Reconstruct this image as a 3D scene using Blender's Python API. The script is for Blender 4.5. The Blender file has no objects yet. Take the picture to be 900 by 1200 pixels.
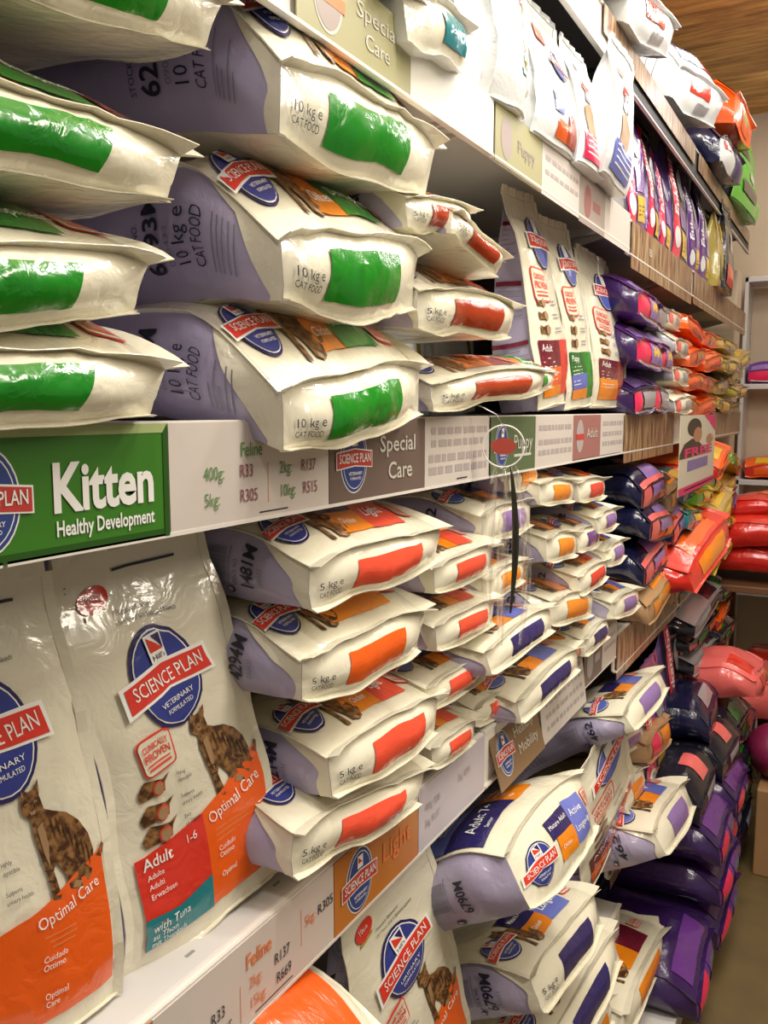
import bpy, bmesh, math, random
from mathutils import Vector, Matrix, noise

# ------------------------------------------------------------------ camera, world, lights, exposure
SC = bpy.context.scene
noise.seed_set(4)
COL = SC.collection
CAM = Vector((0, 0, 1.754))
AY, AP = 0.5074, 0.1194
FW = Vector((-math.sin(AY)*math.cos(AP), math.cos(AY)*math.cos(AP), -math.sin(AP)))
RT = Vector((math.cos(AY), math.sin(AY), 0))
UP = RT.cross(FW)
cd = bpy.data.cameras.new('camera'); cam = bpy.data.objects.new('camera', cd); COL.objects.link(cam)
cam.matrix_world = Matrix.Translation(CAM) @ Matrix((RT, UP, -FW)).transposed().to_4x4()
cd.sensor_fit = 'VERTICAL'; cd.sensor_height = 24; cd.lens = 20; cd.clip_start = .02
SC.camera = cam
SC.view_settings.view_transform = 'Standard'; SC.view_settings.look = 'None'
SC.view_settings.gamma = 1; SC.view_settings.use_curve_mapping = False
SC.view_settings.exposure = 0.1
w = bpy.data.worlds.new('world'); SC.world = w; w.use_nodes = True
w.node_tree.nodes['Background'].inputs[0].default_value = (1, .86, .70, 1)
w.node_tree.nodes['Background'].inputs[1].default_value = .22

def lamp(name, kind, loc, target, energy, size=(.2, .2), color=(1, 1, 1)):
    l = bpy.data.lights.new(name, kind); l.energy = energy; l.color = color
    if kind == 'AREA': l.shape = 'RECTANGLE'; l.size, l.size_y = size
    else: l.shadow_soft_size = size[0]
    o = bpy.data.objects.new(name, l); COL.objects.link(o); o.location = loc
    o.rotation_euler = (Vector(target)-Vector(loc)).to_track_quat('-Z', 'Y').to_euler()
    return o
for y, e in ((-.3, 11), (1.0, 21), (2.2, 30), (3.7, 13), (5.0, 7)):
    lamp('ceiling_tube_light', 'AREA', (.0, y, 3.3), (-.55, y, 1.6), e, (.12, 1.15), (1, .95, .84))
for y, e in ((.55, 8), (1.05, 8), (1.9, 10), (2.9, 5), (4.1, 3)):
    lamp('ceiling_spot_light', 'POINT', (-.06, y, 3.15), (0, 0, 0), e, (.035, 0), (.93, .94, 1))
lamp('aisle_light', 'AREA', (.9, 1.5, 2.7), (-.5, 1.5, .6), 20, (.3, .9), (1, .9, .76))

def PX(px, py, X=-.52):                 # the point of the shelf-front plane x = X seen at a photograph position
    r = FW + RT*((px-450)/1000) + UP*((600-py)/1000)
    return CAM + r*(X/r.x)
def PZ(px, py, Z):
    r = FW + RT*((px-450)/1000) + UP*((600-py)/1000)
    return CAM + r*((Z-CAM.z)/r.z)

# ------------------------------------------------------------------ materials
MATS = {}
def mat(name, col, rough=.4, coat=0, bump=0, bscale=30, metal=0, var=0, alpha=1, trans=0, spec=.5, nodefn=None):
    if name in MATS: return MATS[name]
    m = bpy.data.materials.new(name); m.use_nodes = True; nt = m.node_tree
    b = nt.nodes['Principled BSDF']
    b.inputs['Base Color'].default_value = (*col, 1); b.inputs['Roughness'].default_value = rough
    b.inputs['Metallic'].default_value = metal; b.inputs['Specular IOR Level'].default_value = spec
    b.inputs['Coat Weight'].default_value = coat; b.inputs['Coat Roughness'].default_value = .07
    if alpha < 1: b.inputs['Alpha'].default_value = alpha
    if trans: b.inputs['Transmission Weight'].default_value = trans
    tc = nt.nodes.new('ShaderNodeTexCoord')
    if bump:
        n1 = nt.nodes.new('ShaderNodeTexNoise'); n1.inputs['Scale'].default_value = bscale
        n1.inputs['Detail'].default_value = 3; n1.inputs['Distortion'].default_value = 1.2
        nt.links.new(tc.outputs['Object'], n1.inputs['Vector'])
        v = nt.nodes.new('ShaderNodeTexVoronoi'); v.feature = 'DISTANCE_TO_EDGE'; v.inputs['Scale'].default_value = bscale*.45
        mx = nt.nodes.new('ShaderNodeVectorMath'); mx.operation = 'MULTIPLY_ADD'
        nt.links.new(n1.outputs['Color'], mx.inputs[0]); mx.inputs[1].default_value = (.05, .05, .05)
        nt.links.new(tc.outputs['Object'], mx.inputs[2]); nt.links.new(mx.outputs[0], v.inputs['Vector'])
        rp = nt.nodes.new('ShaderNodeMath'); rp.operation = 'MINIMUM'; rp.inputs[1].default_value = .12
        nt.links.new(v.outputs['Distance'], rp.inputs[0])
        ad = nt.nodes.new('ShaderNodeMath'); ad.operation = 'MULTIPLY_ADD'; ad.inputs[1].default_value = 1.6
        nt.links.new(rp.outputs[0], ad.inputs[0]); nt.links.new(n1.outputs['Fac'], ad.inputs[2])
        bp = nt.nodes.new('ShaderNodeBump'); bp.inputs['Strength'].default_value = bump; bp.inputs['Distance'].default_value = .012
        nt.links.new(ad.outputs[0], bp.inputs['Height']); nt.links.new(bp.outputs['Normal'], b.inputs['Normal'])
        if coat: nt.links.new(bp.outputs['Normal'], b.inputs['Coat Normal'])
    if var:
        n2 = nt.nodes.new('ShaderNodeTexNoise'); n2.inputs['Scale'].default_value = 9
        nt.links.new(tc.outputs['Object'], n2.inputs['Vector'])
        r = nt.nodes.new('ShaderNodeMix'); r.data_type = 'RGBA'
        r.inputs[6].default_value = (*[c*(1-var) for c in col], 1); r.inputs[7].default_value = (*[min(1, c*(1+var)) for c in col], 1)
        nt.links.new(n2.outputs['Fac'], r.inputs[0]); nt.links.new(r.outputs[2], b.inputs['Base Color'])
    if nodefn: nodefn(nt, b, tc)
    MATS[name] = m; return m
def film(name, col, rough=.22, bump=.13): return mat(name, col, rough, coat=.5, bump=bump, bscale=26, var=.06)
def furfn(nt, b, tc):
    n = nt.nodes.new('ShaderNodeTexNoise'); n.inputs['Scale'].default_value = 130; n.inputs['Detail'].default_value = 4
    nt.links.new(tc.outputs['Object'], n.inputs['Vector'])
    r = nt.nodes.new('ShaderNodeValToRGB'); r.color_ramp.elements[0].position = .4; r.color_ramp.elements[1].position = .62
    r.color_ramp.elements[0].color = (.06, .022, .008, 1); r.color_ramp.elements[1].color = (.30, .15, .05, 1)
    nt.links.new(n.outputs['Fac'], r.inputs[0]); nt.links.new(r.outputs[0], b.inputs['Base Color'])
CREAM = film('cream_film', (.80, .76, .60), bump=.15)
LAV = film('lavender_film', (.43, .39, .56), .25)
GREEN = film('green_print', (.005, .23, .01)); DGREEN = film('deep_green_print', (.004, .13, .02)); LIME = film('lime_print', (.16, .42, .03))
ORANGE = film('orange_print', (.86, .26, .008)); DORANGE = film('deep_orange_print', (.82, .115, .01)); BRICK = film('brick_print', (.38, .04, .008))
RED = film('red_print', (.72, .04, .022)); SCARLET = film('scarlet_print', (.82, .085, .04)); NAVY = film('navy_print', (.022, .016, .115))
BLUE = film('blue_print', (.10, .14, .52)); LBLUE = film('soft_blue_print', (.15, .19, .60)); TEAL = film('teal_print', (.01, .22, .26))
PURPLE = film('purple_print', (.13, .035, .24)); VIOLET = film('violet_print', (.27, .16, .45)); MAROON = film('maroon_print', (.16, .012, .03))
PINK = film('pink_print', (.80, .02, .10)); CORAL = film('coral_print', (.85, .16, .15)); YELLOW = film('yellow_print', (.80, .50, .03))
OLIVE = film('olive_print', (.42, .34, .07)); GOLD = film('gold_print', (.52, .36, .12)); BLACK = film('black_film', (.012, .012, .022), .22)
DNAVY = film('dark_navy_film', (.008, .01, .045), .2); DPURPLE = film('dark_purple_film', (.035, .012, .085), .25)
WHITE = film('white_film', (.82, .84, .84), .28); GREY = film('grey_film', (.36, .35, .36), .3); ORFILM = film('orange_film', (.88, .12, .008), .28)
REDFILM = film('red_film', (.62, .02, .012), .22); TAN = film('tan_film', (.42, .25, .12), .4); BRIGHTG = film('bright_green_film', (.10, .55, .02), .25)
INK = mat('black_ink', (.02, .02, .04), .4); LINK = mat('grey_ink', (.22, .21, .26), .45); WINK = mat('white_ink', (.9, .9, .86), .4)
RINK = mat('red_ink', (.75, .07, .04), .4); FUR = mat('cat_fur_print', (.20, .09, .03), .35, nodefn=lambda nt, b, tc: furfn(nt, b, tc)); FURD = mat('dark_fur_print', (.05, .025, .012), .4)
FURL = mat('pale_fur_print', (.36, .22, .11), .4); FURS = mat('stripe_fur_print', (.07, .03, .012), .4)
CRINK = mat('cream_ink', (.62, .60, .52), .5); GINK = mat('green_ink', (.10, .26, .07), .5); OINK = mat('orange_ink', (.80, .22, .06), .5)
MINK = mat('plum_ink', (.28, .07, .10), .5)

# ------------------------------------------------------------------ mesh helpers
class MB:
    def __init__(s): s.v = []; s.f = []; s.m = []; s.mats = []; s.sm = []
    def mi(s, m):
        if m not in s.mats: s.mats.append(m)
        return s.mats.index(m)
    def add(s, vs, fs, m, smooth=False):
        o = len(s.v); i = s.mi(m); s.v += [tuple(p) for p in vs]
        for f in fs: s.f.append([o+k for k in f]); s.m.append(i); s.sm.append(smooth)
    def box(s, a, b, m, bev=0):
        x0, y0, z0 = a; x1, y1, z1 = b
        if bev:
            bm = bmesh.new(); bmesh.ops.create_cube(bm, size=1)
            for v in bm.verts: v.co = Vector(((x0+x1)/2+v.co.x*(x1-x0), (y0+y1)/2+v.co.y*(y1-y0), (z0+z1)/2+v.co.z*(z1-z0)))
            bmesh.ops.bevel(bm, geom=bm.edges[:], offset=bev, segments=2, affect='EDGES', profile=.5)
            bm.verts.index_update()
            s.add([v.co for v in bm.verts], [[v.index for v in f.verts] for f in bm.faces], m); bm.free(); return
        s.add([(x0,y0,z0),(x1,y0,z0),(x1,y1,z0),(x0,y1,z0),(x0,y0,z1),(x1,y0,z1),(x1,y1,z1),(x0,y1,z1)],
              [(0,3,2,1),(4,5,6,7),(0,1,5,4),(1,2,6,5),(2,3,7,6),(3,0,4,7)], m)
    def tube(s, pts, r, m, n=8):
        rings = []; pts = [Vector(p) for p in pts]
        for i, p in enumerate(pts):
            t = (pts[min(i+1, len(pts)-1)]-pts[max(i-1, 0)]).normalized()
            a = t.orthogonal().normalized(); b = t.cross(a)
            if i and a.dot(rings[-1][1]) < 0: a = -a; b = -b
            rings.append(([p+(a*math.cos(k*math.tau/n)+b*math.sin(k*math.tau/n))*r for k in range(n)], a))
        vs = [v for g, _ in rings for v in g]
        fs = [(i*n+k, i*n+(k+1)%n, (i+1)*n+(k+1)%n, (i+1)*n+k) for i in range(len(pts)-1) for k in range(n)]
        fs += [tuple(range(n))[::-1], tuple((len(pts)-1)*n+k for k in range(n))]
        s.add(vs, fs, m, True)
    def build(s, name, parent=None, link=True):
        me = bpy.data.meshes.new(name); me.from_pydata(s.v, [], s.f)
        for m in s.mats: me.materials.append(m)
        me.polygons.foreach_set('material_index', s.m); me.polygons.foreach_set('use_smooth', s.sm); me.update()
        o = bpy.data.objects.new(name, me)
        if link: COL.objects.link(o)
        if parent: o.parent = parent
        return o
def tag(o, label, cat, group=None, kind=None):
    if label: o['label'] = label
    if cat: o['category'] = cat
    if group: o['group'] = group
    if kind: o['kind'] = kind
    return o
def struct(mb, name, label=None):
    o = mb.build(name); o['kind'] = 'structure'; return o

TCACHE = {}
def text2d(s, bold=0):
    """flat outline triangles of a string, cap height about .7, starting at x = 0"""
    if (s, bold) in TCACHE: return TCACHE[(s, bold)]
    c = bpy.data.curves.new('t', 'FONT'); c.body = s; c.size = 1; c.resolution_u = 2 if len(s) > 6 else 3; c.offset = bold
    c.fill_mode = 'FRONT'
    o = bpy.data.objects.new('t', c); me = o.to_mesh()
    vs = [(v.co.x, v.co.y) for v in me.vertices]; fs = [tuple(p.vertices) for p in me.polygons]
    o.to_mesh_clear(); bpy.data.objects.remove(o); bpy.data.curves.remove(c)
    TCACHE[(s, bold)] = (vs, fs, max([v[0] for v in vs]+[.01])); return TCACHE[(s, bold)]
def T2(s, x, y, h, width=None, rot=0, align='L', bold=.0, sx=.85):
    """returns 2-D verts, faces; h = cap height, (x, y) = baseline start; width squeezes to fit"""
    vs, fs, w = text2d(s, bold); k = h/.7; kx = (width/w) if width else k*sx
    W = w*kx; ox = {'L': 0, 'C': -W/2, 'R': -W}[align]; c, d = math.cos(rot), math.sin(rot)
    out = []
    for a, b in vs:
        X = a*kx+ox; Y = b*k; out.append((x+X*c-Y*d, y+X*d+Y*c))
    return out, fs
def xf(pts, x, y, s=1, rot=0):
    c, d = math.cos(rot), math.sin(rot)
    return [(x+(a*c-b*d)*s, y+(a*d+b*c)*s) for a, b in pts]
def ell(a, b, n=28): return [(a*math.cos(i*math.tau/n), b*math.sin(i*math.tau/n)) for i in range(n)]
def rrect(w, h, r, n=3):
    out = []
    for cx, cy, a0 in ((w/2-r, h/2-r, 0), (-w/2+r, h/2-r, 90), (-w/2+r, -h/2+r, 180), (w/2-r, -h/2+r, 270)):
        for k in range(n+1): a = math.radians(a0+90*k/n); out.append((cx+r*math.cos(a), cy+r*math.sin(a)))
    return out

# ------------------------------------------------------------------ the bag surface
class Bag:
    """w across, y up the bag, z towards its front; every panel is sampled from one continuous crumpled surface"""
    def __init__(s, W, H, T, seed, mode='lie', amp=1.0, fold=0.0, h0=.56, droop=0):
        s.h0 = h0; s.droop = droop
        s.W, s.H, s.T, s.seed, s.mode, s.amp, s.fold = W, H, T, seed, mode, amp, fold
        s.k = .16 if mode == 'lie' else .16
        rnd = random.Random(seed); s.o = Vector((rnd.uniform(0, 50), rnd.uniform(0, 50), rnd.uniform(0, 50)))
    def th(s, v):
        if s.mode == 'lie':
            y = v*s.H; r = .12
            if y < r: return s.h0+(1-s.h0)*math.sin(y/r*math.pi/2)
            if v < .7: return 1
            t = (v-.7)/.3; return 1-.88*t*t
        if v < .12: return .86+.14*v/.12
        t = min(1, (v-.12)/.80); return max(.035, math.cos(t*math.pi/2)**.75)
    def raw(s, panel, x, y):
        W, H, T = s.W, s.H, s.T
        if panel in ('front', 'back'):
            sg = 1 if panel == 'front' else -1; u = max(-1, min(1, x*sg/(W/2))); v = y/H
            c = 1-s.k*abs(u)**3.2
            if s.mode == 'lie': return Vector((u*W/2, y, -T/2+(T*s.th(v)*c if sg > 0 else T*s.th(v)*.10*abs(u)**3.2)))
            return Vector((u*W/2*(1-.10*v), y, sg*T/2*s.th(v)*c))
        if panel in ('left', 'right'):
            sg = -1 if panel == 'left' else 1; q = max(-1, min(1, -sg*x/(T/2))); v = y/H
            g = .16*min(1, v/.12)*s.th(v) if s.mode == 'lie' else (.10*min(1, v/.1)-.38*max(0, v-.3))
            if s.mode == 'lie': t = s.th(v)*T; return Vector((sg*(W/2+g*T*(1-q*q)), y, -T/2+t*(.10+(q+1)/2*(.90-s.k))))
            return Vector((sg*(W/2*(1-.10*v)+g*T*(1-q*q)), y, q*T/2*s.th(v)*(1-s.k)))
        u = max(-1, min(1, x/(W/2))); q = max(-1, min(1, y/(T/2)))
        b = .13 if s.mode == 'lie' else .02
        if s.mode == 'lie':
            t = s.th(0)*T; lo = .10*abs(u)**3.2; hi = 1-s.k*abs(u)**3.2
            return Vector((u*W/2, -b*T*(1-u**4)*(1-q*q), -T/2+t*(lo+(q+1)/2*(hi-lo))))
        return Vector((u*W/2, -b*T*(1-u**4)*(1-q*q), q*T/2*s.th(0)*(1-s.k*abs(u)**3.2)))
    def P(s, panel, x, y):
        p = s.raw(panel, x, y); q = p+s.o; A = s.amp
        d = noise.noise_vector(q*6)*.010*A+noise.noise_vector(q*15)*.0045*A
        st = Vector((q.x*34, q.y*9, q.z*26)); r = 1-abs(noise.noise(st))*2.2
        d += noise.noise_vector(q*11)*max(0, r)**2*.005*A
        if s.mode == 'lie':
            zl = min(1, max(0, (p.z+s.T/2)/(s.T*s.h0))); f = max(0, 1-p.y/.15)
            p.x -= .085*s.W*(1-zl)*f*max(0, p.x/s.W+.5)**2
        if s.mode == 'stand': d.y *= min(1, max(0, p.y/s.H)*5)
        p = p+d
        if s.droop: p.z -= s.droop*max(0, 1-p.y/(.16))**1.5*(1-.6*(p.x/s.W+.5))
        if s.fold: p.z += s.fold*max(0, p.y/s.H-.5)**2
        return p
    def N(s, panel, x, y):
        e = .004; a = s.P(panel, x+e, y)-s.P(panel, x-e, y); b = s.P(panel, x, y+e)-s.P(panel, x, y-e)
        n = a.cross(b); return n.normalized() if n.length else Vector((0, 0, 1))
    def ext(s, panel):
        if panel in ('front', 'back'): return (-s.W/2, s.W/2, 0, s.H)
        if panel in ('left', 'right'): return (-s.T/2, s.T/2, 0, s.H)
        return (-s.W/2, s.W/2, -s.T/2, s.T/2)
    def grid(s, mb, panel, nu, nv, m, mfn=None):
        x0, x1, y0, y1 = s.ext(panel)
        vs = [s.P(panel, x0+(x1-x0)*i/nu, y0+(y1-y0)*j/nv) for j in range(nv+1) for i in range(nu+1)]
        groups = {}
        for j in range(nv):
            for i in range(nu):
                mm = m if not mfn else mfn((i+.5)/nu*2-1, (j+.5)/nv)
                groups.setdefault(mm, []).append((j*(nu+1)+i, j*(nu+1)+i+1, (j+1)*(nu+1)+i+1, (j+1)*(nu+1)+i))
        o = len(mb.v); mb.v += [tuple(p) for p in vs]
        for mm, fs in groups.items():
            k = mb.mi(mm)
            for f in fs: mb.f.append([o+a for a in f]); mb.m.append(k); mb.sm.append(True)
    def decal(s, mb, panel, pts, m, layer=0, faces=None, maxlen=.02):
        x0, x1, y0, y1 = s.ext(panel)
        bm = bmesh.new(); vv = [bm.verts.new((min(x1, max(x0, a)), min(y1, max(y0, b)), 0)) for a, b in pts]
        if faces is None: faces = [tuple(range(len(pts)))]
        for f in faces:
            try: bm.faces.new([vv[i] for i in f])
            except ValueError: pass
        bmesh.ops.triangulate(bm, faces=bm.faces[:])
        for _ in range(5):
            le = [e for e in bm.edges if e.calc_length() > maxlen]
            if not le: break
            bmesh.ops.subdivide_edges(bm, edges=le, cuts=1); bmesh.ops.triangulate(bm, faces=bm.faces[:])
        bm.verts.index_update(); off = .0014+.0007*layer
        vs = [s.P(panel, v.co.x, v.co.y)+s.N(panel, v.co.x, v.co.y)*off for v in bm.verts]
        fs = []
        for f in bm.faces:
            i = [v.index for v in f.verts]
            if f.normal.z < 0: i.reverse()
            fs.append(i)
        mb.add(vs, fs, m, True); bm.free()
    def text(s, mb, panel, t, m, layer=2):
        s.decal(mb, panel, t[0], m, layer, t[1], .03)
    def rect(s, mb, panel, x0, y0, x1, y1, m, layer=0, sk=0):
        s.decal(mb, panel, [(x0, y0), (x1, y0), (x1+sk, y1), (x0+sk, y1)], m, layer)
    def fin(s, mb, edges, m, n=16):
        """welded seams: slim wedges that stand off the corner edges; edges = list of (sample fn, outward vector, width fn)"""
        for fn, out, wf in edges:
            vs = []; out = Vector(out)
            for i in range(n+1):
                t = i/n; p = fn(t); wd = wf(t)
                tang = (fn(min(1, t+.02))-fn(max(0, t-.02))).normalized()
                nn = tang.cross(out).normalized()*.0018
                wob = nn*1.2*math.sin(t*8+s.seed)
                vs += [p-out*.004+nn, p-out*.004-nn, p+out*wd-nn*.3+wob, p+out*wd+nn*.3+wob]
            fs = []
            for i in range(n):
                a = i*4; b = a+4
                for k in range(4): fs.append((a+k, a+(k+1) % 4, b+(k+1) % 4, b+k))
            fs += [(0, 1, 2, 3), (n*4+3, n*4+2, n*4+1, n*4)]
            mb.add(vs, fs, m, False)

def lines(B, mb, panel, x0, y0, w, n, pitch, m, h=.0018, rot=0, seed=0, layer=1):
    rnd = random.Random(seed+n)
    for i in range(n):
        ww = w*(1 if rnd.random() < .7 else rnd.uniform(.4, .9))
        B.rect(mb, panel, x0, y0-i*pitch, x0+ww, y0-i*pitch+h, m, layer)
def logo(B, parent, panel, cx, cy, s, rot=0, lod=0, name='logo', low='VETERINARY'):
    mb = MB(); n = 28 if lod == 0 else 14
    def d(pts, m, l, faces=None): B.decal(mb, panel, xf(pts, cx, cy, s, rot), m, l, faces, .02 if lod == 0 else .03)
    d(ell(.40, .5, n), NAVY, 1)
    if lod < 2: d(ell(.365, .463, n), WINK, 2)
    d(ell(.35, .448, n), BLUE if lod else MATS.get('logo_blue') or film('logo_blue', (.03, .045, .27)), 3)
    if lod < 2:
        b = [(-.50, -.02), (.47, .10), (.50, .33), (-.47, .15)]
        b = [(-.54, -.16), (0, -.10), (.54, -.16), (.52, .11), (0, .16), (-.52, .11)]
        d([(x*1.04, y*1.1-.0) for x, y in b], WINK, 4)
    b = [(-.52, -.14), (0, -.085), (.52, -.14), (.50, .09), (0, .145), (-.50, .09)]
    d(b, RED, 5)
    if lod < 2:
        t = T2('SCIENCE PLAN', 0, -.055, .13, width=.88, align='C'); d(t[0], WINK, 6, t[1])
        d([(-.11, .17), (.11, .17), (.11, .43), (-.11, .43)], WINK, 6)
        if lod == 0:
            d([(-.085, .27), (.085, .27), (-.085, .41)], RED, 7); d([(.085, .27), (.085, .41), (-.02, .41)], NAVY, 7)
            t = T2("Hill's", 0, .19, .05, width=.17, align='C'); d(t[0], INK, 7, t[1])
            t = T2(low, 0, -.24, .05, width=.42, align='C'); d(t[0], WINK, 6, t[1])
            t = T2('FORMULATED', 0, -.32, .045, width=.34, align='C'); d(t[0], WINK, 6, t[1])
    o = mb.build(name, parent); o['label'] = 'blue oval emblem with a red banner'
    return o
def stamp(B, mb, panel, cx, cy, s, rot=0, lod=0):
    def d(pts, m, l, faces=None): B.decal(mb, panel, xf(pts, cx, cy, s, rot), m, l, faces, .03)
    d(rrect(1, 1, .16), RINK, 1); d(rrect(.9, .9, .13), CREAM, 2)
    if lod < 2:
        for tx, y, h, w in (('CLINICALLY', .16, .16, .74), ('PROVEN', -.10, .2, .76)):
            t = T2(tx, 0, y, h, width=w, align='C', bold=.02); d(t[0], RINK, 3, t[1])
        d([(-.34, -.22), (.34, -.22), (.34, -.18), (-.34, -.18)], RINK, 3); d([(-.34, -.34), (.34, -.34), (.34, -.28), (-.34, -.28)], RINK, 3)
    else:
        d([(-.35, -.25), (.35, -.25), (.35, .25), (-.35, .25)], RINK, 3)
def catpic(B, parent, panel, cx, cy, s, lod=0, flip=1, name='cat_picture'):
    mb = MB()
    def d(pts, m, l): B.decal(mb, panel, xf([(a*flip, b) for a, b in pts], cx, cy, s), m, l, None, .02)
    # seated cat seen from the front left, back curving down to the right, feet at y = 0, height 1
    d([(-.12, .02), (-.04, .0), (-.03, .04), (-.06, .24), (-.02, .30), (.06, .16), (.08, .04), (.20, .0), (.30, .03), (.36, .12), (.38, .26), (.35, .42), (.27, .56), (.16, .66), (.04, .71), (-.04, .75),
       (-.05, .82), (-.06, .87), (-.05, .92), (-.045, 1.0), (-.11, .93), (-.17, .925), (-.225, .99), (-.235, .90), (-.25, .84), (-.24, .77), (-.20, .73), (-.175, .70), (-.18, .58), (-.16, .42), (-.13, .26), (-.12, .12)], FUR, 1)
    d([(.36, .10), (.46, .16), (.50, .27), (.475, .30), (.43, .22), (.36, .18)], FUR, 1)
    d([(-.14, .62), (-.08, .66), (-.06, .46), (-.09, .28), (-.12, .40)], FURL, 2)
    d([(.10, .04), (.18, .01), (.22, .05), (.14, .09)], FURL, 2)
    if lod == 0:
        for k in range(7):
            x = -.01+k*.052; y = .655-max(0, k-1)*.062
            d([(x, y), (x+.012, y-.004), (x+.030, y-.10), (x+.026, y-.20), (x+.014, y-.11)], FURS, 2)
        for k in range(4): d([(-.155+k*.008, .36-k*.085), (-.06, .345-k*.085), (-.06, .33-k*.085), (-.15+k*.008, .342-k*.085)], FURS, 2)
        for k in range(2): d([(.10+k*.09, .30-k*.02), (.20+k*.08, .22), (.20+k*.08, .20), (.11+k*.09, .26-k*.02)], FURS, 2)
        for x in (-.195, -.105): d(xf(ell(.017, .012, 8), x, .835), GOLD, 2); d(xf(ell(.006, .011, 6), x, .835), INK, 3)
        d([(-.165, .79), (-.135, .79), (-.15, .772)], MAROON, 3); d([(-.18, .775), (-.12, .775), (-.13, .745), (-.17, .745)], FURL, 2)
        for x in (-.222, -.062): d([(x-.012, .905), (x+.014, .905), (x, .955)], FURL, 2)
        for x in (-.165, -.145, -.125): d([(x-.004, .87), (x+.004, .87), (x+.002, .915), (x-.002, .915)], FURS, 2)
    return mb.build(name, parent)
def barcode(B, mb, panel, x, y, w, h, seed):
    rnd = random.Random(seed); p = 0
    while p < w:
        k = rnd.choice((.0008, .0012, .002)); B.rect(mb, panel, x+p, y, x+min(p+k, w), y+h, LINK, 1); p += k+rnd.choice((.001, .0016))

# ------------------------------------------------------------------ bag kinds
PROTO = {}
def bag_root(name='pet_food_bag'):
    o = bpy.data.objects.new(name, None); o.empty_display_size = .05; return o
def seams(B, root, m, ear=.022, far=1, n=16):
    W, T, H = B.W, B.T, B.H; mb = MB(); e = []
    sg = .0
    e.append((lambda t: B.P('front', -W/2+W*t, 0), (0, -1, .25), lambda t: .010+ear*.5*max(0, t-.75)*4*far+.004*max(0, .2-t)*5))
    e.append((lambda t: B.P('base', -W/2+W*t, -T/2), (0, -1, -.25), lambda t: .008))
    e.append((lambda t: B.P('front', W/2, H*.55*t), (1, -.15, .15), lambda t: .006+ear*max(0, 1-t*3.2)))
    e.append((lambda t: B.P('back', -W/2, H*.55*t), (1, -.15, -.15), lambda t: .005))
    e.append((lambda t: B.P('front', -W/2, H*.7*t), (-1, 0, .35), lambda t: .005))
    B.fin(mb, e, m, n)
    mb.build('edge_seam', root)
def shell(B, root, lod, cf, cs, cb=None, ck=None, sidefn=None, frontfn=None):
    n = (22, 12, 7)[lod]; cb = cb or cf; ck = ck or cf
    out = {}
    for nm, pn, nu, nv, m, fn in (('front_panel', 'front', n, n+6, cf, frontfn), ('base_panel', 'base', n, max(6, n//2), cb, None),
                                  ('side_gusset', 'left', max(6, n//2), n+6, cs, sidefn), ('side_gusset', 'right', max(6, n//2), n+6, cs, sidefn), ('back_panel', 'back', max(6, n//2), n//2+4, ck, None)):
        mb = MB(); B.grid(mb, pn, nu, nv, m, fn); out[pn] = mb
    return out
def corner_decal(B, mb, m, n=14):
    T, H = B.T, B.H; pts = [(T/2, 0), ]
    for i in range(n+1):
        q = 1-2*i/n; pts.append((q*T/2, .012+.052*max(0, q+.1)**2+.006*math.sin(q*2.5+B.seed)))
    pts.append((-T/2, 0)); B.decal(mb, 'left', pts, m, 0, None, .012)

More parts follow.
